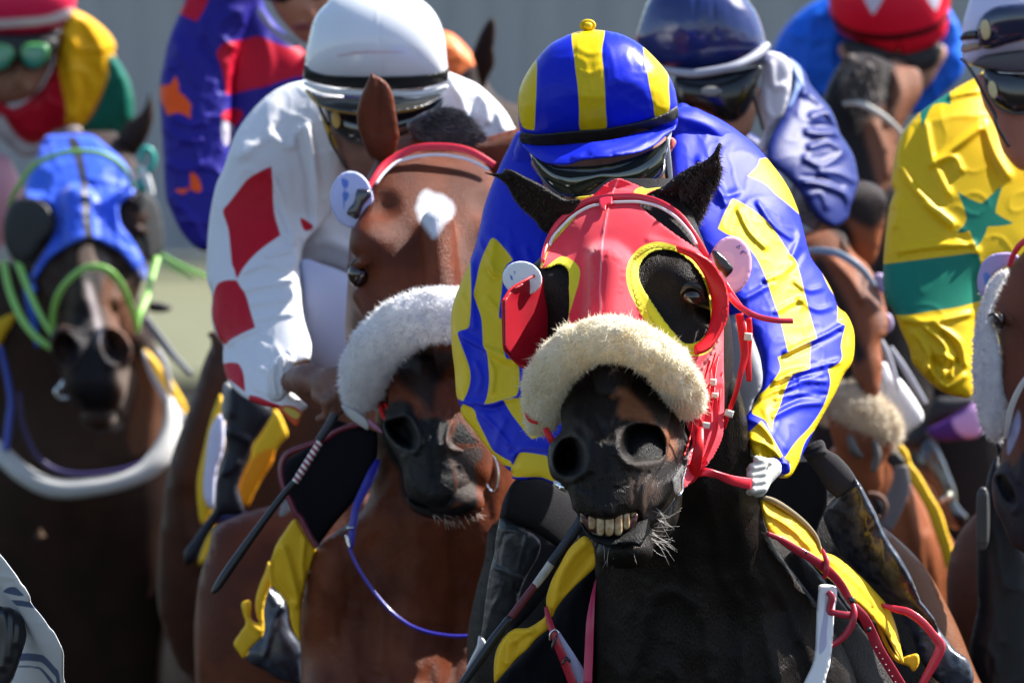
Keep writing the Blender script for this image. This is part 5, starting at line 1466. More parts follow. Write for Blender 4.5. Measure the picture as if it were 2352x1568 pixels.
h3hood = inflate('J 250,770 330,755 440,750 520,760 600,820 690,900 745,1000 750,1090 700,1120 665,1170 680,1260 740,1340 790,1430 820,1500 812,1570 760,1520 680,1420 600,1370 530,1340 470,1340 380,1380 290,1440 240,1500 200,1568 205,1640 160,1640 190,1500 280,1350 310,1260 300,1180 250,1130 180,1130 140,1090 150,1000 200,900',
                 lambda x, y: zh3(x, y) - 14, g=5, cap=9, folds=[('J 500,1000 600,1010 740,1060', 6, 6)], wr=(50, 50, 3))
h3h = part('hood', h3, h3hood, mat('blue_hood', (.022, .10, .74), BH, rough=.5, sheen=.2), BH)
blkm = mat('black_mesh', (.012, .012, .014), rough=.6)
part('blinker_cup', h3, inflate('J 60,1140 120,1110 200,1110 270,1160 300,1230 290,1300 240,1360 180,1450 120,1480 60,1440 20,1340 20,1230', [(20, 520, 60), (110, 520, 0)], g=6, cap=22), blkm)
part('blinker_cup', h3, inflate('J 750,1070 820,1080 880,1130 905,1220 920,1350 900,1430 860,1470 820,1440 800,1330 770,1200', [(310, 520, 40), (370, 520, 130)], g=6, cap=22), blkm)
lime = mat('lime_strap', (.30, .62, .12), rough=.35, coat=.3)
def st3(h, name, s, wd, m, th=4, tw=None):
    return part(name, h, strap(p3(s), wd, th, tw=tw), m)
st3(h3, 'browband', 'J 50,1150,120 100,1050,60 180,940,20 280,880,-5 400,850,-15 540,855,-15 640,900,0 710,970,40 745,1050,90', [10, 13, 13, 13, 13, 13, 14, 13, 10], lime)
st3(h3, 'noseband', 'K 300,540,-60 295,440,-80 320,320,-110 380,230,-130 460,165,-140 540,150,-145 620,180,-140 690,270,-120 740,390,-90 770,500,-60', [12, 15, 15, 15, 16, 16, 17, 16, 14, 10], lime)
st3(h3, 'cheek_strap', 'K 20,120,60 50,270,40 110,420,0 180,520,-20 250,580,-30 320,620,-30', [16, 16, 16, 16, 16, 14], lime)
st3(h3, 'cheek_strap', 'K 100,120,40 140,230,20 200,370,-10 260,480,-30 310,560,-40', [18, 16, 14, 12, 10], lime)
st3(h3, 'cheek_strap', 'K 880,100,100 850,210,60 820,320,20 780,420,-20 765,520,-30', [14, 14, 16, 14, 12], lime)
st3(h3, 'rein', 'K 900,80,60 980,130,50 1060,170,40 1160,210,40', [8, 13, 14, 10], lime)
st3(h3, 'rein', 'K 900,120,60 980,170,50 1080,225,40', [6, 8, 5], lime)
st3(h3, 'cheek_strap', 'K 150,190,60 160,320,40 190,460,20 210,600,10', [18, 20, 18, 10], mat('blue_webbing', (.01, .08, .5), rough=.5))
teal = mat('teal_cord', (.02, .36, .30), rough=.4)
part('rosette', h3, tube(p3('J 790,900,60 800,840,60 840,840,60 860,890,60 840,950,60 790,960,60 760,950,60'), 7), teal)
part('rosette', h3, inflate('J 760,1000 800,1000 830,1060 810,1075 770,1070', 60, g=5, cap=8), teal)
part('tag', h3, inflate('J 785,930 820,950 850,1020 862,1090 830,1095 805,1030 780,970', 55, g=5, cap=5), whtp)
part('bit_chain', h3, join(tube(p3('K 330,640,-40 345,700,-50 380,760,-60 350,800,-60 330,850,-50 370,890,-50'), 5), ring(pts('K 360,850')[0][:2], 20, 14, 4, -60)), chrome)
girm = mat('white_sheep_girth', (.56, .55, .53), rough=.85, sheen=.3)
part('breast_girth', h3, tube(p3('K -120,1080,130 -40,1160,110 30,1220,90 120,1300,70 240,1370,60 360,1395,55 500,1385,55 640,1360,60 780,1310,70 880,1230,90 945,1120,120 965,1000,160 950,900,220'), [22, 22, 22, 22, 22, 22, 21, 20, 21, 26, 26, 20, 12], n=16), girm)
part('breast_cord', h3, tube(p3('K 110,850,80 120,1000,70 160,1120,70 220,1220,60 330,1290,55 480,1310,50 700,1280,60 840,1220,80'), 5), mat('purple_cord', (.03, .02, .12), rough=.5))
part('breast_cord', h3, tube(p3('K 0,590,60 40,760,60 60,900,60 50,1020,60 30,1180,60'), [5, 7, 7, 8, 8]), mat('blue_cord3', (.05, .09, .45), rough=.5))
part('saddle_cloth', h3, inflate('K 800,610 850,640 900,700 960,780 1010,860 1045,930 1045,1000 1000,960 940,900 880,820 830,740', 240, g=6, cap=14), ym)
part('saddle_cloth', h3, inflate('K -60,480 20,430 90,400 85,450 40,520 0,590 -60,640', 260, g=6, cap=14), ym, label='yellow cloth edge at the far side')
gl3 = mat('white_webbing', (.7, .7, .76), rough=.5)
st3(h3, 'girth_strap', 'K 800,620,200 850,750,200 920,870,200 990,960,200 1040,1020,210', [8, 14, 16, 20, 14], gl3)
st3(h3, 'girth_strap', 'K 870,620,200 920,700,200 960,850,205', [22, 16, 10], gl3)
st3(h3, 'rein', 'K 810,440,160 900,560,180 980,660,190 1070,750,200', [20, 20, 16, 12], mat('grey_strap3', (.28, .3, .36), rough=.5))
part('stirrup_iron', h3, inflate('K 840,350 900,350 960,370 940,400 870,405 830,390', 150, g=5, cap=12), blkm)

j3 = thing('person', 'jockey in red cap and green mirrored goggles above the blue hooded horse', 'jockey', 60, 900, B3 + .5, GJ, 300)
cap3 = inflate('-80,-60 100,-80 165,-40 172,20 150,58 80,82 0,86 -60,84 -100,40', 0, g=7, zs=1.1)
C3 = [((.75, .62, .64), ['J -100,120 100,105 260,90 400,45 420,90 300,130 100,152 -100,160'], 3)]
part('cap', j3, cap3, silk('red_cap', (.68, .015, .07), C3), C3)
part('body', j3, join(inflate('J -150,200 330,190 300,330 250,440 180,540 60,580 -60,560 -150,440', 30, g=7, zs=.9, folds=[('J 120,330 115,400 105,445', 16, 26), ('J 50,500 110,485 170,500', 8, 7), ('J 60,525 110,530 165,520', 9, 6), ('J 250,330 230,420 190,500', 22, 12)])),
     mat('tan_skin', (.30, .14, .09), rough=.5, var=.4, vscale=20, vcol=(.2, .08, .06)))
g3 = part('goggles', j3, inflate('J -120,200 60,205 180,205 320,215 300,300 270,360 200,400 130,380 95,345 60,380 0,410 -120,400', -50, g=5, cap=30), blkm)
ml = mat('green_mirror', (.10, .30, .015), rough=.15, spec=.6, coat=.6, var=1, vscale=7, vcol=(.01, .22, .18))
part('lens', g3, inflate('J 115,270 150,245 200,240 260,250 275,290 250,350 200,385 150,370 120,320', -86, g=4, cap=14), ml)
part('lens', g3, inflate('J -80,260 0,240 60,260 85,300 70,340 20,390 -60,390', -86, g=4, cap=14), ml)
part('goggle_strap', j3, inflate('J -150,195 200,190 330,170 330,210 260,250 100,240 -150,230', -40, g=6, cap=20), blk)
S3 = [((.86, .44, .01), ['J 330,170 400,50 520,100 640,230 645,300 600,450 520,620 440,730 370,700 370,600 330,400 320,250']), ((.008, .13, .09), ['J 610,310 680,360 760,500 770,640 700,760 560,740 440,740 520,640 600,450', 'J 560,740 700,760 640,820 500,790'])]
part('silks_shirt', j3, inflate('J -200,480 0,560 80,600 200,520 280,400 330,250 345,160 400,60! 440,65 520,110 600,180 645,250 640,310 680,370 730,470 750,590 740,680 680,750 560,800 440,780 330,730 260,780 180,810 100,770 0,660 -200,600', [(60, 260, 60), (200, 150, 60), (290, 220, 120)], g=6, zs=.7, cap=90,
     folds=[('J 420,80 400,250 420,450 410,650', 18, 18), ('J 470,110 560,250 570,330', 10, 10), ('J 350,250 380,350 400,500', 8, 10), ('J 640,340 700,500 700,650', 12, 10), ('J 560,360 600,430 580,500', 6, 8)], wr=(50, 70, 5)), silk('red_silk', (.45, .006, .022), S3, rough=.35), S3)
part('scarf', j3, inflate('J -200,640 0,640 60,720 150,810 250,790 330,730 420,700 460,740 380,790 300,830 150,880 60,830 -40,740 -200,720', 20, g=7, cap=30), mat('dusty_white', (.40, .34, .33), rough=.8, var=.5, vscale=20))
part('sleeve_end', j3, inflate('0,350 40,400 60,470 20,540 -40,600 -80,400', 40, g=8), mat('pink_silk', (.55, .25, .3), rough=.5))

# ================================================================== jockey in navy and red with orange stars, brown horse below
B4 = 2.3
h4 = quick_horse('brown horse mostly hidden by the white jockey, with yellow and white saddle cloths', 420, 1400, B4,
                 [inflate('520,760 488,790 465,840 450,890 425,960 400,1030 382,1100 370,1200 362,1290 362,1390 385,1470 410,1530 440,1600 460,2000 1000,2000 1000,800', [(500, 1000, 500), (420, 1400, 560), (800, 1200, 700)], g=12, zs=.6, cap=240,
                          folds=[('400,1080 420,1200 460,1290', 20, 16), ('480,860 440,1000 430,1100', 26, 12)])],
                 hide('brown_coat4', (.075, .028, .016), vcol=(.032, .016, .011)), [], hb=(620, 1100, .05))
whn = mat('number_cloth', (.62, .62, .80), rough=.5)
c4 = part('saddle_cloth', h4, inflate('Y 480,265 430,360 400,450 370,560 340,700 305,850 290,950 290,1050 300,1170 318,1275 350,1278 380,1230 410,1180 430,1060 450,860 500,700 520,480', 300, g=5, cap=18), ym)
part('number_cloth', c4, inflate('Y 500,440 450,440 400,530 375,640 355,800 340,950 345,1070 370,1130 410,1170 430,1120 440,1000 450,860 490,740 510,600', 280, g=5, cap=14), whn)
O4 = [((.85, .28, .004), ['Y 880,690 900,780 760,1000 700,1150 650,1130 600,980 660,860 760,740'], 4)]
part('saddle_cloth', h4, inflate('Y 895,385 940,420 985,520 1000,590 940,660 900,720 880,800 800,930 740,1040 690,1145 655,1120 630,1050 618,980 660,870 710,760 730,660 790,580 850,480', 280, g=5, cap=14), silk('yellow_orange', yelc, O4, rough=.5), O4)
part('saddle_cloth', h4, inflate('Y 450,1290 445,1380 400,1480 360,1568 300,1600 330,1480 380,1370', 280, g=5, cap=10), ym, label='strip of yellow cloth under the boot')
st3(h4, 'girth_strap', 'Y 440,1235,230 560,1225,230 700,1225,230 900,1225,230', [18, 20, 20, 18], mat('navy_strap', (.008, .01, .08), rough=.5), 5)
j4 = thing('person', 'jockey in navy and red silks with orange stars on the sleeve', 'jockey', 560, 900, B4 + .4, GJ, 300)
n4 = (.022, .016, .26)
S4 = [((.55, .004, .03), ['M 395,325 440,262! 560,243 650,222 700,240 760,268 850,292 940,290 940,465! 870,475 780,500 700,530 620,545 500,575 450,585! 440,500 420,400', 'M 155,82! 200,20 235,-40 345,-40 330,40 275,135!', 'M 432,690 500,665 560,690 540,740 520,770 480,760 430,740']),
      ((.95, .10, .008), ['M 145,462! 165,520 162,560! 200,590 245,645! 235,690 245,735! 200,705 160,690! 120,700 92,708! 75,660 55,620! 48,570 52,525! 110,520!', 'M 232,1060 265,1065 290,1100 305,1165 270,1178 235,1160 190,1190 140,1160 230,1145']),
      ((.55, .5, .62), ['M 425,740 470,750 505,785 480,850 455,900 430,850'])]
part('silks_shirt', j4, join(inflate('600,-80 450,-80 420,10 400,55 384,100 374,150 367,190 368,250 372,320 376,390 380,450 395,490 415,530 440,560 470,578 500,560 525,480 530,400 530,280 540,150 580,20', [(450, 0, 120), (400, 300, 60), (450, 560, 0)], g=6, zs=.8, cap=90,
     folds=[('M 150,300 230,420 280,520', 8, 9), ('M 80,760 160,850 300,860', 8, 9), ('M 120,700 200,760 330,750', 6, 9), ('M 160,1250 250,1350 330,1500', 9, 10), ('M 300,250 400,420 430,560', 8, -9), ('M 100,1000 200,1040 330,1000', 8, 7)], wr=(50, 60, 5)),
     inflate('540,-80 595,-80 610,20 690,110 730,130 760,60 820,0 900,150 860,400 700,420 540,420 500,300 500,100', 130, g=8, zs=.6, cap=90, folds=[('M 520,260 540,400 520,540', 10, 8), ('M 690,240 720,380 700,520', 10, 8)])), silk('navy_silk', n4, S4, rough=.5), S4)
part('body', j4, inflate('600,-60 625,10 650,50 690,92 718,100 740,85 748,50 762,40 780,0 780,-60', -20, g=5, zs=1, folds=[('M 960,60 980,90 970,120', 8, 10), ('M 880,170 920,150 960,165', 6, 5)]), mat('warm_skin', (.42, .16, .09), [((.26, .07, .08), ['M 860,160 920,140 985,160 940,190 890,185'])], rough=.5), [((.26, .07, .08), ['M 860,160 920,140 985,160 940,190 890,185'])])
part('collar', j4, inflate('M 650,55 690,90 730,150 800,200 870,240 900,262 885,290 830,270 760,220 700,160 655,100', -10, g=4, cap=14), mat('grey_collar', (.42, .40, .48), rough=.6))
part('goggles', j4, inflate('M 640,-120 1060,-120 1080,-40 1000,20 900,-10 820,20 740,10 660,-20', -60, g=5, cap=30), blk)
part('helmet', j4, inflate('590,-300 700,-330 810,-290 830,-120 770,-40 620,-40 570,-120', 0, g=9), mat('navy_helmet', (.02, .02, .1), rough=.3))
part('boot', j4, inflate('Y 560,200 640,190 760,270 860,360 880,420 820,520 740,640 690,760 640,900 615,1000 640,1100 660,1180 620,1210 500,1215 440,1260 400,1330 340,1440 280,1560 200,1600 190,1500 250,1420 330,1300 420,1170 430,1080 440,940 470,860 500,760 520,660 510,540', -900, g=6, zs=.8, cap=50, folds=[('Y 560,560 640,600 700,640', 8, 8), ('Y 470,880 540,860 600,800', 8, 9), ('Y 560,300 560,420', 8, 8)]), mat('dull_black_boot', (.01, .011, .018), rough=.45, spec=.3))
part('gaiter', j4, inflate('Y 500,190 560,180 585,260 575,380 545,470 500,470 480,400 490,300', -880, g=5, cap=30), mat('grey_gaiter', (.3, .3, .29), rough=.6))

# ================================================================== orange jockey and eared horse behind the white helmet
B8 = 3.4
j8 = thing('person', 'jockey in bright orange silks, only a shoulder seen behind the white helmet', 'jockey', 1040, 700, B8, GJ, 300)
part('silks_shirt', j8, inflate('R 1400,250 1600,305 1690,335 1780,410 1860,500 1930,600 1975,700 2000,800 2010,870 1990,1000 1900,1200 1300,1300 1200,500', 0, g=7, zs=.8, cap=100, wr=(60, 60, 5)), silk('orange_silk', (.85, .20, .05), rough=.4))
part('body', j8, inflate('900,120 960,80 1010,120 1020,200 960,260 900,220', -60, g=8), mat('tan_skin8', (.3, .14, .09), rough=.5))
h8 = quick_horse('dark brown horse behind the white helmet with one pointed ear standing up', 1120, 1000, B8 - .3,
                 [inflate('R 2075,165! 2100,200 2112,300 2105,400 2095,480 2108,600 2080,690 2040,760 2010,850 1980,860 1940,760 1910,640 1880,540 1890,500 1950,350 2010,240', [(1130, 60, -60), (1110, 200, 0)], g=5, zs=.8),
                  inflate('1100,150 1140,220 1230,260 1280,350 1280,700 1100,900 1000,700 980,400 1040,200', 120, g=11, zs=.7), inflate('1000,600 1300,600 1350,1800 950,1800', 320, g=16, zs=.6)],
                 hide('dark_brown8', (.03, .016, .012), vcol=(.06, .03, .02)), [], hb=(1150, 1000, 0))

# ================================================================== navy helmet jockey with horse and sheepskin noseband
B5 = 2.0
j5 = thing('person', 'jockey in a shiny navy helmet and dark blue satin sleeves with white collar', 'jockey', 1700, 900, B5, GJ, 400)
hel5 = inflate('N 75,250 90,190 110,120 135,50 160,0 230,-100 340,-150 500,-170 650,-140 760,-60 830,30 870,90 905,180 925,260 945,330 940,390 900,420 700,455 500,485 340,490 200,420 110,340', 0, g=6, zs=1.1, dents=[('N 480,-150 470,50 480,180', 2.5, 4), ('N 560,-150 590,100 610,260', 2.5, 4)], wr=(60, 60, 1.5))
he5 = part('helmet', j5, hel5, mat('navy_gloss', (.006, .018, .13), rough=.25, spec=.6, coat=.6, var=.3, vscale=12))
part('helmet_rim', he5, tube(p3('N 200,440,-60 330,470,-90 450,482,-110 560,470,-120 700,440,-115 800,400,-90 880,350,-60 935,295,-30'), [7, 9, 10, 10, 10, 11, 12, 9]), mat('grey_rim', (.30, .31, .38), rough=.35))
part('goggles', j5, inflate('N 330,505 500,500 680,475 850,440 905,430 880,520 860,600 840,660 780,760 700,800 600,780 480,720 380,700 330,640', -40, g=6, zs=.9, cap=70), mat('dark_mask', (.006, .006, .008), rough=.15, spec=.6))
part('goggle_mark', j5, inflate(ellp(1433.3 + 570 * .3515, 600 * .3515, 24, 12), -112, g=4, cap=4), mat('grey_mark', (.2, .2, .2), rough=.5))
part('body', j5, inflate('N 500,600 860,560 866,650 862,740 840,830 810,885 780,890 640,900 540,800', 10, g=6, zs=.8, cap=60), mat('tan_skin5', (.42, .2, .12), rough=.5))
part('chin_strap', j5, strap(p3('N 865,520,-30 850,620,-40 880,740,-30 910,850,-20'), [8, 9, 8, 6], 3), blk)
scm = mat('white_scarf', (.66, .63, .70), rough=.7)
part('scarf', j5, inflate('N 930,345 1000,345 1070,385 1095,440 1090,540 1075,640 1040,740 980,830 940,900 935,980 900,1000 880,940 915,860 880,760 865,640 895,520 900,430', 30, g=5, zs=.8, cap=50, folds=[('N 960,420 980,560 1040,560', 8, 8), ('N 930,600 930,700 960,760', 6, 7)]), scm)
S5 = [((.20, .28, .50), ['N 1085,395 1150,440 1170,540 1140,600 1100,680 1070,700 1080,640 1120,570 1115,490'])]
part('silks_shirt', j5, join(inflate('N 1060,375 1110,395 1180,470 1215,550 1270,620 1340,700 1385,790 1410,870 1450,930 1500,1020 1525,1130 1530,1200 1505,1290 1480,1350 1465,1420 1410,1475 1350,1480 1290,1450 1230,1380 1150,1260 1050,1150 960,1080 930,1000 960,880 1030,760 1080,650 1100,520', [(1820, 180, 120), (1930, 380, 60), (1900, 500, -60)], g=5, zs=.8, cap=95,
     folds=[('N 1180,600 1290,680 1350,760', 8, 12), ('N 1230,760 1330,740 1390,800', 8, 14), ('N 1200,860 1320,880 1420,850', 8, 14), ('N 1220,960 1340,930 1430,980', 8, 14), ('N 1190,1040 1300,1080 1420,1010', 7, 12), ('N 1180,1190 1280,1200 1440,1260 1480,1350', 9, 16), ('N 1290,1120 1400,1130 1500,1180', 8, 12), ('N 1110,450 1180,560 1170,620', 7, 10), ('N 1150,1300 1280,1260 1330,1350', 8, 8)],
     dents=[('N 1240,820 1340,820 1400,850', 5, 10), ('N 1230,920 1330,900 1420,930', 5, 10), ('N 1180,1160 1300,1170 1420,1220', 5, 10)], wr=(80, 80, 3)),
     inflate('1640,300 1760,330 1800,420 1830,520 1840,640 1860,800 1800,900 1700,900 1650,600', 170, g=9, zs=.6)), silk('navy_satin', (.008, .018, .14), S5, rough=.42), S5)
part('glove', j5, inflate('N 1110,1200 1180,1230 1240,1300 1290,1380 1300,1450 1250,1500 1180,1470 1110,1400 1080,1290', -40, g=5, zs=.8, wr=(14, 14, 8)), mat('grey_glove', (.25, .23, .25), rough=.8, var=.8, vscale=20, vcol=(.05, .04, .04)))
B5H = 2.3
H5M = [((.02, .012, .012), ['O 300,280 380,420 440,540 470,640 520,760 470,800 440,700 400,600 330,420 260,320', 'O 330,120 420,100 460,200 430,240 380,180', 'O 240,-100 450,-140 660,-40 640,60 560,140 470,110 380,60 280,60'], 10),
       ((.30, .16, .12), ['O 470,340 560,420 600,520 620,600 590,640 560,540 500,460'], 8)]
h5 = quick_horse('light bay horse with grey headband and cream noseband beside the blue and yellow sleeve', 2000, 1300, B5H,
                 [inflate('O 150,180 220,150 300,125 380,120 425,170 455,250 520,310 560,370 590,430 610,500 628,590 615,660 590,700 600,800 590,900 575,960 520,960 480,900 445,800 430,680 405,600 360,500 250,380 170,300', [(1850, 560, 60), (2000, 700, 0), (1980, 880, -60)], g=6, zs=.9, cap=90,
                          folds=[('O 360,300 440,380 500,480', 12, 14), ('O 540,340 520,440 580,520', 8, 10), ('O 420,180 430,240 500,260', 9, 12)]),
                  inflate('O 280,-60 420,-100 560,-80 620,0 600,150 560,300 480,330 400,260 300,180 240,80', 100, g=8, zs=.7),
                  inflate('O 330,1030 440,1000 560,1030 640,1120 660,1200 610,1290 600,1400 560,1460 500,1440 400,1300', -30, g=7, zs=.8),
                  inflate('1930,1010 2010,1000 2060,1050 2110,1130 2150,1205 2180,1270 2192,1320 2178,1400 2165,1480 2180,1568 2250,1900 1850,1900 1850,1200', [(2000, 1100, 260), (2150, 1300, 330), (2000, 1700, 380)], g=9, zs=.6, cap=200, folds=[('2080,1120 2110,1250 2130,1400', 14, 16), ('2130,1230 2150,1330 2150,1450', 10, 12)])],
                 hide('light_bay', (.30, .095, .038), H5M, vcol=(.22, .07, .03), rough=.38), H5M, hb=(2010, 1060, .06))
part('nostril', h5, inflate('D 1120,190 1170,195 1210,230 1215,270 1195,320 1165,310 1140,250', -118, g=4, cap=8), mat('nostril_dark', (.004, .003, .003), rough=.8))
part('nostril_rim', h5, tube(p3('D 1105,160,-112 1170,165,-116 1220,205,-116 1235,270,-112 1200,340,-108 1170,330,-106'), 5), hide('nostril_skin', (.3, .17, .12)))
part('headband', h5, strap(p3('O 230,250,-40 300,248,-60 380,262,-80 450,300,-90 510,350,-80 560,420,-60'), [14, 17, 17, 17, 16, 12], 4), mat('blue_grey_strap', (.36, .44, .50), rough=.4))
nb5 = lumpy(tube(p3('O 330,1010,60 400,1000,0 470,1020,-40 540,1060,-50 600,1110,-30 630,1170,20'), [40, 48, 52, 50, 44, 30], n=20), 26, 6)
woo5 = wool_mat('cream_sheepskin', (.80, .72, .58), (.5, .4, .28))
nbo5 = part('noseband', h5, nb5, woo5)
part('wool', nbo5, blades(nb5, 6000, 11, 1.6, rnd=.5, seed=35, curl=.4), woo5)
part('browband_tags', h5, inflate('O 560,370 600,360 640,410 645,470 600,460 565,420', -20, g=5, cap=10), mat('lilac_tag', (.38, .30, .48), rough=.5))
part('browband_tags', h5, inflate('O 600,560 640,560 655,610 630,650 600,620', 0, g=5, cap=10), mat('lilac_tag2', (.38, .30, .48), rough=.5))
part('bandage', h5, inflate('O 580,810 620,800 650,860 690,880 730,930 770,990 800,1050 790,1090 740,1130 680,1170 655,1100 620,1030 585,960', 120, g=5, zs=.7, cap=50), mat('white_bandage', (.78, .77, .80), rough=.7))
gsm = mat('silver_strap', (.42, .43, .50), rough=.3)
st3(h5, 'rein', 'O 595,690,40 625,760,30 665,880,20 685,940,20', [10, 16, 12, 6], gsm)
st3(h5, 'rein', 'O 640,720,60 700,810,50 760,910,50 815,1000,50', [8, 13, 14, 10], gsm)
st3(h5, 'rein', 'O 575,800,20 605,880,15 615,980,20', [12, 14, 8], gsm)
part('nose_buckles', h5, join(tube(p3('O 440,1150,-90 460,1220,-90 500,1260,-90'), [7, 12, 6]), tube(p3('O 560,1180,-90 575,1250,-90 555,1330,-90'), [8, 10, 7])), mat('dull_metal', (.12, .11, .1), rough=.5, metal=.3))
st3(h5, 'girth_strap', 'O 690,1300,150 690,1400,150 650,1500,150 600,1600,150', [30, 44, 48, 46], mat('grey_band', (.16, .15, .16), rough=.5), 6)
part('saddle_cloth', h5, inflate('Q 55,735 90,715 125,745 140,790 170,830 210,900 245,960 270,1040 288,1100 285,1150 262,1160 240,1090 215,1020 190,950 150,880 115,830 70,780', 240, g=5, cap=7), ym)
part('girth_strap', h5, inflate('X 110,860 180,850 290,960 280,1000 220,1040 160,1010 110,930', 210, g=4, cap=10), blkm)

# ================================================================== red cap jockey and his horse, far back on the right
B6 = 3.6
j6 = thing('person', 'jockey in a red cap with white chevrons and bright blue silks at the back right', 'jockey', 2060, 900, B6, GJ, 300)
C6 = [((.62, .60, .72), ['1972,-30! 1985,0 2005,37! 2022,10 2042,-30!', '2115,-30! 2130,0 2150,28! 2160,0 2165,-30!']), ((.03, .004, .008), ['1905,30 1935,58 1980,75 2040,80 2100,72 2150,55 2175,28 2177,40 2150,68 2100,86 2040,94 1980,88 1930,70 1908,46'])]
part('cap', j6, inflate('1905,-60 1903,0 1908,40 1920,65 1945,85 1990,100 2030,118 2050,128 2062,118 2072,128 2110,124 2150,105 2172,80 2178,40 2178,-60 2100,-140 1980,-140', 0, g=6, zs=1.1, dents=[('2066,90 2068,130', 6, 14)]), silk('red_cap6', (.72, .008, .035), C6, rough=.4), C6)
part('goggles', j6, inflate('1940,92 2040,112 2066,122 2150,100 2165,110 2150,150 2110,165 2060,140 2000,150 1950,130', -20, g=6, cap=30), blkm)
part('body', j6, inflate('1930,100 2160,100 2150,170 2110,215 2050,230 1990,200', 20, g=7, zs=.8), mat('tan_skin6', (.34, .18, .12), rough=.5))
part('silks_shirt', j6, join(inflate('1935,-20 1880,0 1840,25 1805,58 1782,95 1772,125 1790,160 1840,200 1900,230 1960,200 1970,60', 110, g=6, zs=.8, wr=(50, 60, 6)), inflate('2160,0 2190,35 2206,70 2212,120 2210,170 2170,215 2120,260 2080,250 2100,180 2150,100', 90, g=6, zs=.8, wr=(40, 60, 6))), silk('bright_blue_silk', (.010, .13, .72), rough=.4))
H6M = [((.22, .09, .05), ['1985,235 2030,240 2060,290 2060,350 2045,420 2020,430 2000,360 1985,300', '2060,150 2110,160 2115,220 2085,280 2062,300 2050,240', '1960,480 2010,470 2030,540 1990,620 1950,600'], 9)]
h6 = quick_horse('brown horse under the red cap with a pale forelock and white headband', 2020, 1000, B6 - .5,
                 [inflate('1945,130 2000,125 2060,150 2110,160 2118,210 2090,260 2066,310 2060,380 2040,440 2030,520 1990,600 1930,620 1900,540 1890,420 1880,300 1900,200', [(2000, 200, 40), (2000, 500, -60)], g=7, zs=.7, cap=110,
                          folds=[('2010,290 2030,340 2040,400', 12, 12), ('2060,170 2070,220 2050,270', 12, 12)]), inflate('1900,500 2100,500 2150,1700 1850,1700', 300, g=16, zs=.6), inflate('2080,780 2260,820 2330,1000 2340,1700 2060,1700 2060,1100', 420, g=14, zs=.5)],
                 hide('brown6', (.016, .011, .010), H6M, vcol=(.012, .01, .01)), H6M, hb=(2020, 950, 0))
fl6 = inflate('1935,130 1970,122 2010,140 2016,205 1998,240 1975,238 1950,215 1938,180', -60, g=5, cap=30)
pale6 = mat('pale_hair', (.24, .20, .18), rough=.8, var=.9, vscale=30, vcol=(.04, .03, .03))
part('forelock', h6, join(blades(fl6, 2200, 20, 2.6, bias=(.1, 1.1, -.2), rnd=.3, seed=41, curl=.3, lift=.3)), pale6)
part('headband', h6, strap(p3('1940,238,-60 1975,238,-95 2010,255,-100 2045,280,-80 2072,308,-50'), [10, 13, 14, 13, 9], 4), mat('pale_strap', (.62, .60, .55), rough=.5))
part('boot', j6, inflate('X 440,840 480,780 540,770 590,850 640,950 690,1080 730,1180 755,1270 760,1340 800,1400 850,1460 830,1530 760,1570 680,1540 620,1440 580,1350 540,1230 470,1160 420,1060 400,960', -700, g=4, zs=.9, cap=40, folds=[('X 560,860 660,1030 720,1180', 8, 6)]), mat('glossy_boot', (.012, .012, .014), rough=.16, spec=.9, coat=.8))
part('boot_buckle', j6, join(inflate(ellp(2180, 1140, 7, 12), -745, g=3), inflate(ellp(2166, 1148, 8, 8), -745, g=3)), mat('boot_chrome', (.7, .68, .55), rough=.25, metal=1))
part('breeches', j6, inflate('X 250,780 380,700 470,600 560,420 700,400 900,400 910,450 840,490 740,560 620,620 500,680 520,760 440,860 330,870', -640, g=6, zs=.8, cap=50), blkm)
P6 = [((.62, .36, .66), ['X 720,600 820,540 920,450 1000,600 960,740 860,770 770,720 730,660'], 3)]
part('band', j6, inflate('X 485,690 560,650 680,590 790,520 880,455 940,440 1000,600 960,740 880,770 760,785 640,790 540,770', -690, g=5, zs=.8, cap=40), silk('purple_silk', (.07, .02, .16), P6), P6)

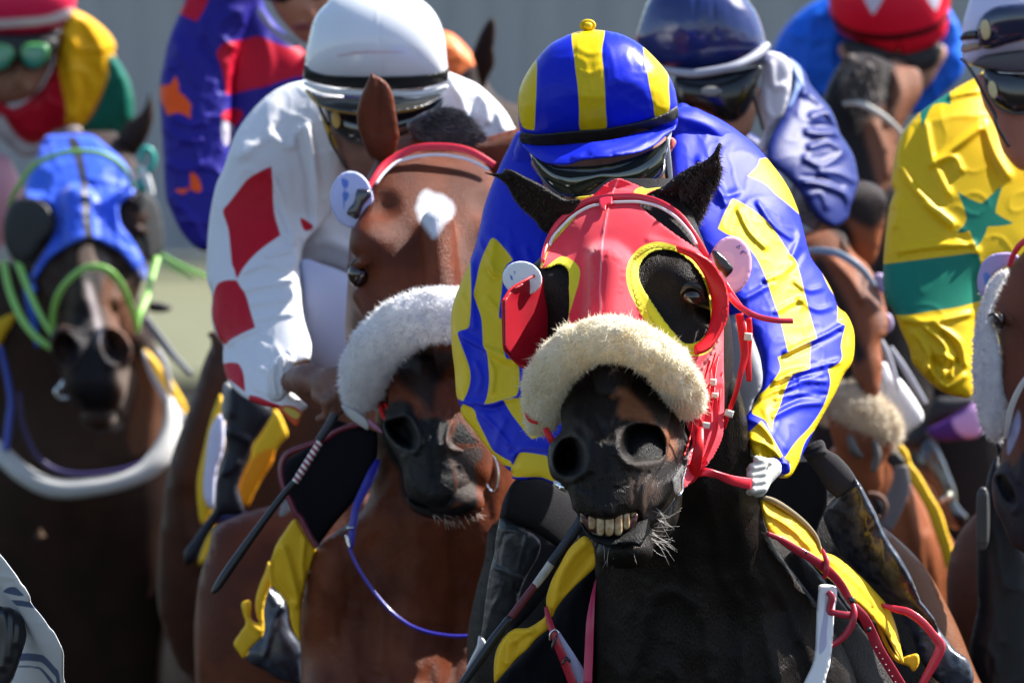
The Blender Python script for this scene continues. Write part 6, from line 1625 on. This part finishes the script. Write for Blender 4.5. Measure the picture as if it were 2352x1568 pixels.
# ================================================================== right edge: yellow jockey with green stars, bay horse with white cheek pieces
B7 = 1.3
j7 = thing('person', 'jockey in yellow silks with green stars and band, goggles pushed up on a white helmet', 'jockey', 2300, 900, B7, GJ, 300)
G7 = (.008, .19, .12)
S7 = [(G7, ['P 268,605! 300,575 335,560 380,520 432,493! 438,540 443,590! 400,578 345,585! 320,620 300,670 280,722!', 'P 475,1070! 540,1110 615,1140! 670,1090 735,1032! 705,1120 690,1190! 735,1220 800,1252! 720,1265 648,1268! 625,1330 588,1385! 565,1340 548,1290! 500,1305 472,1300! 515,1260 530,1220! 510,1150',
            'd 2020,608! 2100,598 2180,588 2240,582 2252,600 2256,690! 2200,705 2140,714 2090,722 2030,724!'])]
y7 = (.76, .50, .008)
part('silks_shirt', j7, inflate('2262,160! 2240,178 2200,200 2165,222 2130,245 2100,270 2075,300 2060,335 2052,380 2048,420 2054,440 2044,470 2036,520 2031,570 2028,640 2036,690 2048,710 2060,735 2072,765 2088,800 2095,830 2120,862 2150,890 2175,905 2205,912 2232,908 2240,850 2245,750 2256,690 2260,640 2350,660 2500,700 2520,300 2400,250 2340,330 2310,300 2290,250',
     [(2150, 260, 140), (2080, 600, 60), (2180, 850, -20), (2400, 500, 160)], g=4.5, zs=.8, cap=105,
     folds=[('P 300,700 340,900 430,1080', 8, 9), ('P 330,920 430,850 600,720', 8, 12), ('P 160,930 260,1080 470,1270 580,1400', 9, 12), ('P 440,540 520,520 590,510', 7, 9), ('P 160,1410 350,1380 560,1370', 8, 10), ('P 380,900 460,880 500,950', 7, 8), ('P 640,700 690,860 760,980', 10, 10), ('P 300,1150 420,1250 480,1300', 7, 8),
            ('Q 150,330 200,400 190,480', 6, 12), ('Q 190,310 260,380 250,480', 6, 12), ('Q 230,300 310,360 330,440', 6, 12), ('Q 200,450 260,520 330,480', 6, 12), ('Q 110,280 200,290 350,260', 7, 10), ('Q 240,400 290,430 280,480', 5, 10), ('P 110,560 190,700 160,860', 14, 10), ('P 100,1130 150,1170 130,1260', 9, 9)],
     dents=[('P 470,1280 530,1340 560,1380', 9, 16), ('Q 210,420 260,450 300,430', 6, 12), ('P 170,1425 350,1400 560,1390', 4, 5), ('Q 180,360 220,420 220,500', 4, 9), ('Q 250,330 300,400 290,470', 4, 9)], wr=(110, 110, 2)), silk('yellow_silk7', y7, S7, rough=.42), S7)
hel7 = inflate('V 130,740 118,600 120,460 128,330 150,220 180,120 210,20 260,-80 400,-220 700,-330 1100,-330 1300,-100 1350,300 1300,650 900,660 600,700 380,740 250,810 190,800', 0, g=6, zs=1)
he7 = part('helmet', j7, hel7, mat('white_helmet7', (.60, .59, .76), rough=.4))
part('helmet_strap', he7, inflate('V 118,560 200,545 300,525 350,560 340,600 240,625 120,648', lambda x, y: hel7.zmap(x, y) - 3, g=3.5, cap=4), mat('tan_strap', (.38, .27, .18), rough=.6))
z7 = hel7.zmap
gu = part('goggles', j7, inflate('V 298,400 310,310 345,230 400,165 470,115 560,75 700,55 882,38 1100,30 1200,200 1100,420 882,500 700,545 560,590 430,612 370,585 325,520', lambda x, y: z7(x, y) - 10, g=4, cap=26), mat('goggles_navy', (.010, .014, .05), rough=.15, spec=.8, coat=.5))
golc = mat('goggle_gold', (.62, .50, .24), rough=.45)
part('vent', gu, inflate(ellp(2186.6 + 410 * .1875, 368 * .1875, 11.5, 24, -.08), lambda x, y: z7(x, y) - 34, g=2.5, cap=5), golc)
part('goggle_strap', j7, strap([(x, y, z - 6) for x, y, z in on(z7, 'V 112,480 180,440 300,430', 4)], [10, 18, 20], 4), blk)
part('helmet_peak', he7, inflate('V 238,790! 300,740 375,690 500,662 700,632 900,612 1300,600 1300,880 900,895 700,892 600,885 450,862 330,835', [(2240, 145, -30), (2350, 140, -90)], g=4, cap=16), mat('brown_peak', (.05, .042, .045), rough=.4))
gl7 = part('goggles', j7, inflate('V 395,850 600,890 900,900 1300,900 1250,1300 900,1370 760,1385 640,1340 540,1270 470,1190 420,1060', -60, g=4, cap=40), mat('goggle_lens7', (.008, .008, .010), rough=.12, spec=.8, coat=.3))
part('vent', gl7, inflate(ellp(2186.6 + 498 * .1875, 1100 * .1875, 10, 21, -.2), -104, g=2.5, cap=5), golc)
part('frame', gl7, tube(p3('V 400,900,-60 420,1080,-75 500,1240,-80 600,1330,-80 740,1385,-78 900,1385,-76'), 3.6), mat('frame_grey', (.05, .05, .05), rough=.3))
part('body', j7, join(inflate('V 300,980 400,900 1300,900 1300,1900 900,2100 650,1900 540,1600 470,1450 390,1300 340,1120', 20, g=5, zs=.9, cap=80), inflate('2320,320 2352,360 2420,300 2480,700 2400,720 2345,640 2318,540 2312,420', 160, g=8)), mat('tanned_skin7', (.40, .15, .09), rough=.5, var=.4, vscale=20, vcol=(.3, .1, .06)))
part('chin_strap', j7, strap(p3('V 112,720,-10 200,820,-30 290,960,-40 400,1180,-50 520,1400,-60 560,1560,-60 700,1800,-50'), [5, 6, 8, 8, 9, 9, 8], 3), blk)
part('boot', j7, inflate('Q 440,715 460,740 420,800 400,880 385,960 372,1000 370,1180 374,1290 362,1350 345,1440 350,1500 370,1568 400,1700 560,1700 560,1100 480,900', -60, g=5, zs=.8, cap=60, wr=(60, 200, 2)), mat('black_boot7', (.006, .006, .009), rough=.4, spec=.3))
part('boot_bandage', j7, inflate('Q 372,895 412,895 412,1070 372,1085', -125, g=4, cap=6, folds=[('Q 380,900 378,1070', 2, 5), ('Q 392,900 390,1070', 2, 5), ('Q 404,900 402,1070', 2, 5)]), mat('ribbed_grey', (.06, .06, .06), rough=.4))

H7M = [((.03, .024, .03), ['Q 425,830 480,780 500,800 560,760 600,1200 500,1100 450,1000'], 5), ((.35, .36, .5), ['Q 500,640 520,600 525,660 500,730 480,760 480,700'], 3), ((.004, .004, .004), ['Q 440,840 470,835 500,880 512,925 490,930 455,905'], 2)]
h7 = quick_horse('dark bay horse at the right edge with a long white sheepskin cheek piece', 2420, 1300, 1.0,
                 [inflate('Q 538,40 500,80 455,130 430,200 425,260 432,300 450,360 456,450 462,520 480,570 500,600 480,660 462,740 455,790 430,830 424,880 435,950 460,1000 480,1050 510,1090 600,1100 800,900 850,300 750,0 600,-20',
                          [(2300, 700, 60), (2350, 1100, -120), (2450, 800, -60)], g=5, zs=.8, cap=120, folds=[('Q 435,240 460,260 480,290', 6, 10), ('Q 500,640 530,760 520,850', 9, 10), ('Q 430,830 480,830 520,920 505,960', 5, 9)], dents=[('Q 450,850 470,880 490,910', 9, 24)]),
                  inflate('Q 600,-60 560,-40 540,20 560,60 700,60 720,-100', 60, g=8),
                  inflate('2300,1130 2240,1180 2200,1230 2180,1290 2174,1350 2180,1420 2205,1500 2240,1600 2300,1900 2700,1900 2700,1100 2500,1000', [(2200, 1350, 650), (2500, 1400, 500)], g=10, zs=.7, cap=230)],
                 hide('dark_bay', (.16, .050, .024), H7M, vcol=(.09, .026, .013), rough=.4), H7M, hb=(2480, 1150, .05))
f = Field((2265, 690, -120), (2325, 770, 20), 4)
f.f = f.ell((2296, 735, -34), (16, 20, 24))
part('eye', h7, f.mesh(), eyem)
part('eyelid', h7, tube(p3('Q 410,268,-60 428,262,-66 446,278,-66 462,310,-56'), [2, 4, 5, 3]), lidm)
chk = inflate('Q 485,105! 450,115 415,160 395,210 375,280 362,350 358,430 362,520 375,600 385,650 410,690 435,715 460,700 480,660 485,600 480,560 462,500 450,400 436,330 424,280 432,215 455,160', -20, g=5, zs=.8, cap=34)
ck = part('cheek_piece', h7, lumpy(chk, 22, 5), wool2)
part('wool', ck, blades(chk, 6000, 9, 1.4, rnd=.5, seed=25, curl=.4), wool2)
part('noseband', h7, strap(p3('Q 560,470,-150 525,520,-140 495,585,-125 480,650,-110 475,700,-90'), [12, 14, 15, 14, 9], 4), mat('pale_strap7', (.62, .6, .56), rough=.5))
dm7 = [((.10, .22, .6), ['Q 395,120 410,115 420,140 405,165 398,150'], 2)]
part('disc_badge', h7, inflate('Q 372,150 378,110 395,75 425,52 465,44 500,46 520,60 500,80 470,95 430,120 405,160 392,200 378,185', -30, g=4, cap=5), mat('lavender_disc', (.42, .34, .60), dm7, rough=.4), dm7)
part('browband', h7, strap(p3('P 770,1490,-60 790,1430,-70 830,1370,-80 900,1320,-80'), [10, 13, 14, 14], 4), red2)

# ================================================================== near jockey at the lower left corner
j0 = thing('person', 'jockey in white silks with slate blue double stripes at the lower left corner', 'jockey', 0, 1700, .1, GJ, 200)
M0 = [((.10, .14, .25), ['U 30,590! 60,560 110,540 170,545 220,590 265,632! 200,635 130,620 80,610', 'U 118,678! 180,680 240,685 320,700! 350,735 385,772! 300,755 230,745 175,738!', 'U 195,1330! 200,1250! 300,1245 400,1255 460,1265! 520,1320 580,1390 630,1460 650,1700 610,1700 600,1520 560,1460 500,1390 440,1340! 350,1330 280,1325',
            'U 178,1400! 190,1380! 300,1378 410,1390! 450,1410 500,1460 560,1530 600,1600 570,1600 520,1540 470,1470 420,1415! 330,1400 250,1398'])]
part('silks_shirt', j0, inflate('U -300,-60 -100,60 0,190! 60,260 120,340 180,420 225,495 265,540 295,590 320,640 330,700! 370,760 430,830 490,910 530,970 570,1010 600,1060 640,1140 670,1210 680,1260 680,1340 680,1500 690,1900 -300,2100 -100,1700 80,1568! 120,1500 165,1420 185,1370 195,1290 215,1235 245,1170 262,1090 270,1040! 240,970 190,900 130,840 70,800 0,790! -300,760',
     [(0, 1300, 0), (140, 1500, -60), (60, 1420, 40)], g=3.5, zs=.7, cap=60, folds=[('U 0,430 150,450 240,540 310,680', 7, 5), ('U 60,560 200,520 280,640', 5, 3), ('U 540,980 600,1060 640,1180', 5, 4), ('U 280,900 400,920 480,900', 5, 2), ('U 300,1130 420,1140 500,1130', 5, 2)], dents=[('U 20,560 100,700 200,800 270,960', 4, 9)]),
     silk('white_slate_silk', (.70, .70, .71), M0, rough=.6), M0)
part('breeches', j0, inflate('U -300,600 0,740 120,760 230,860 280,1000 280,1100 230,1260 180,1420 80,1600 -300,1900', 50, g=5, cap=30, folds=[('U 40,820 60,1100 30,1400', 6, 8), ('U 130,850 120,1050 100,1300', 5, 8), ('U 200,950 180,1150', 5, 6)]), mat('black_gloss', (.01, .01, .014), rough=.3, spec=.6))
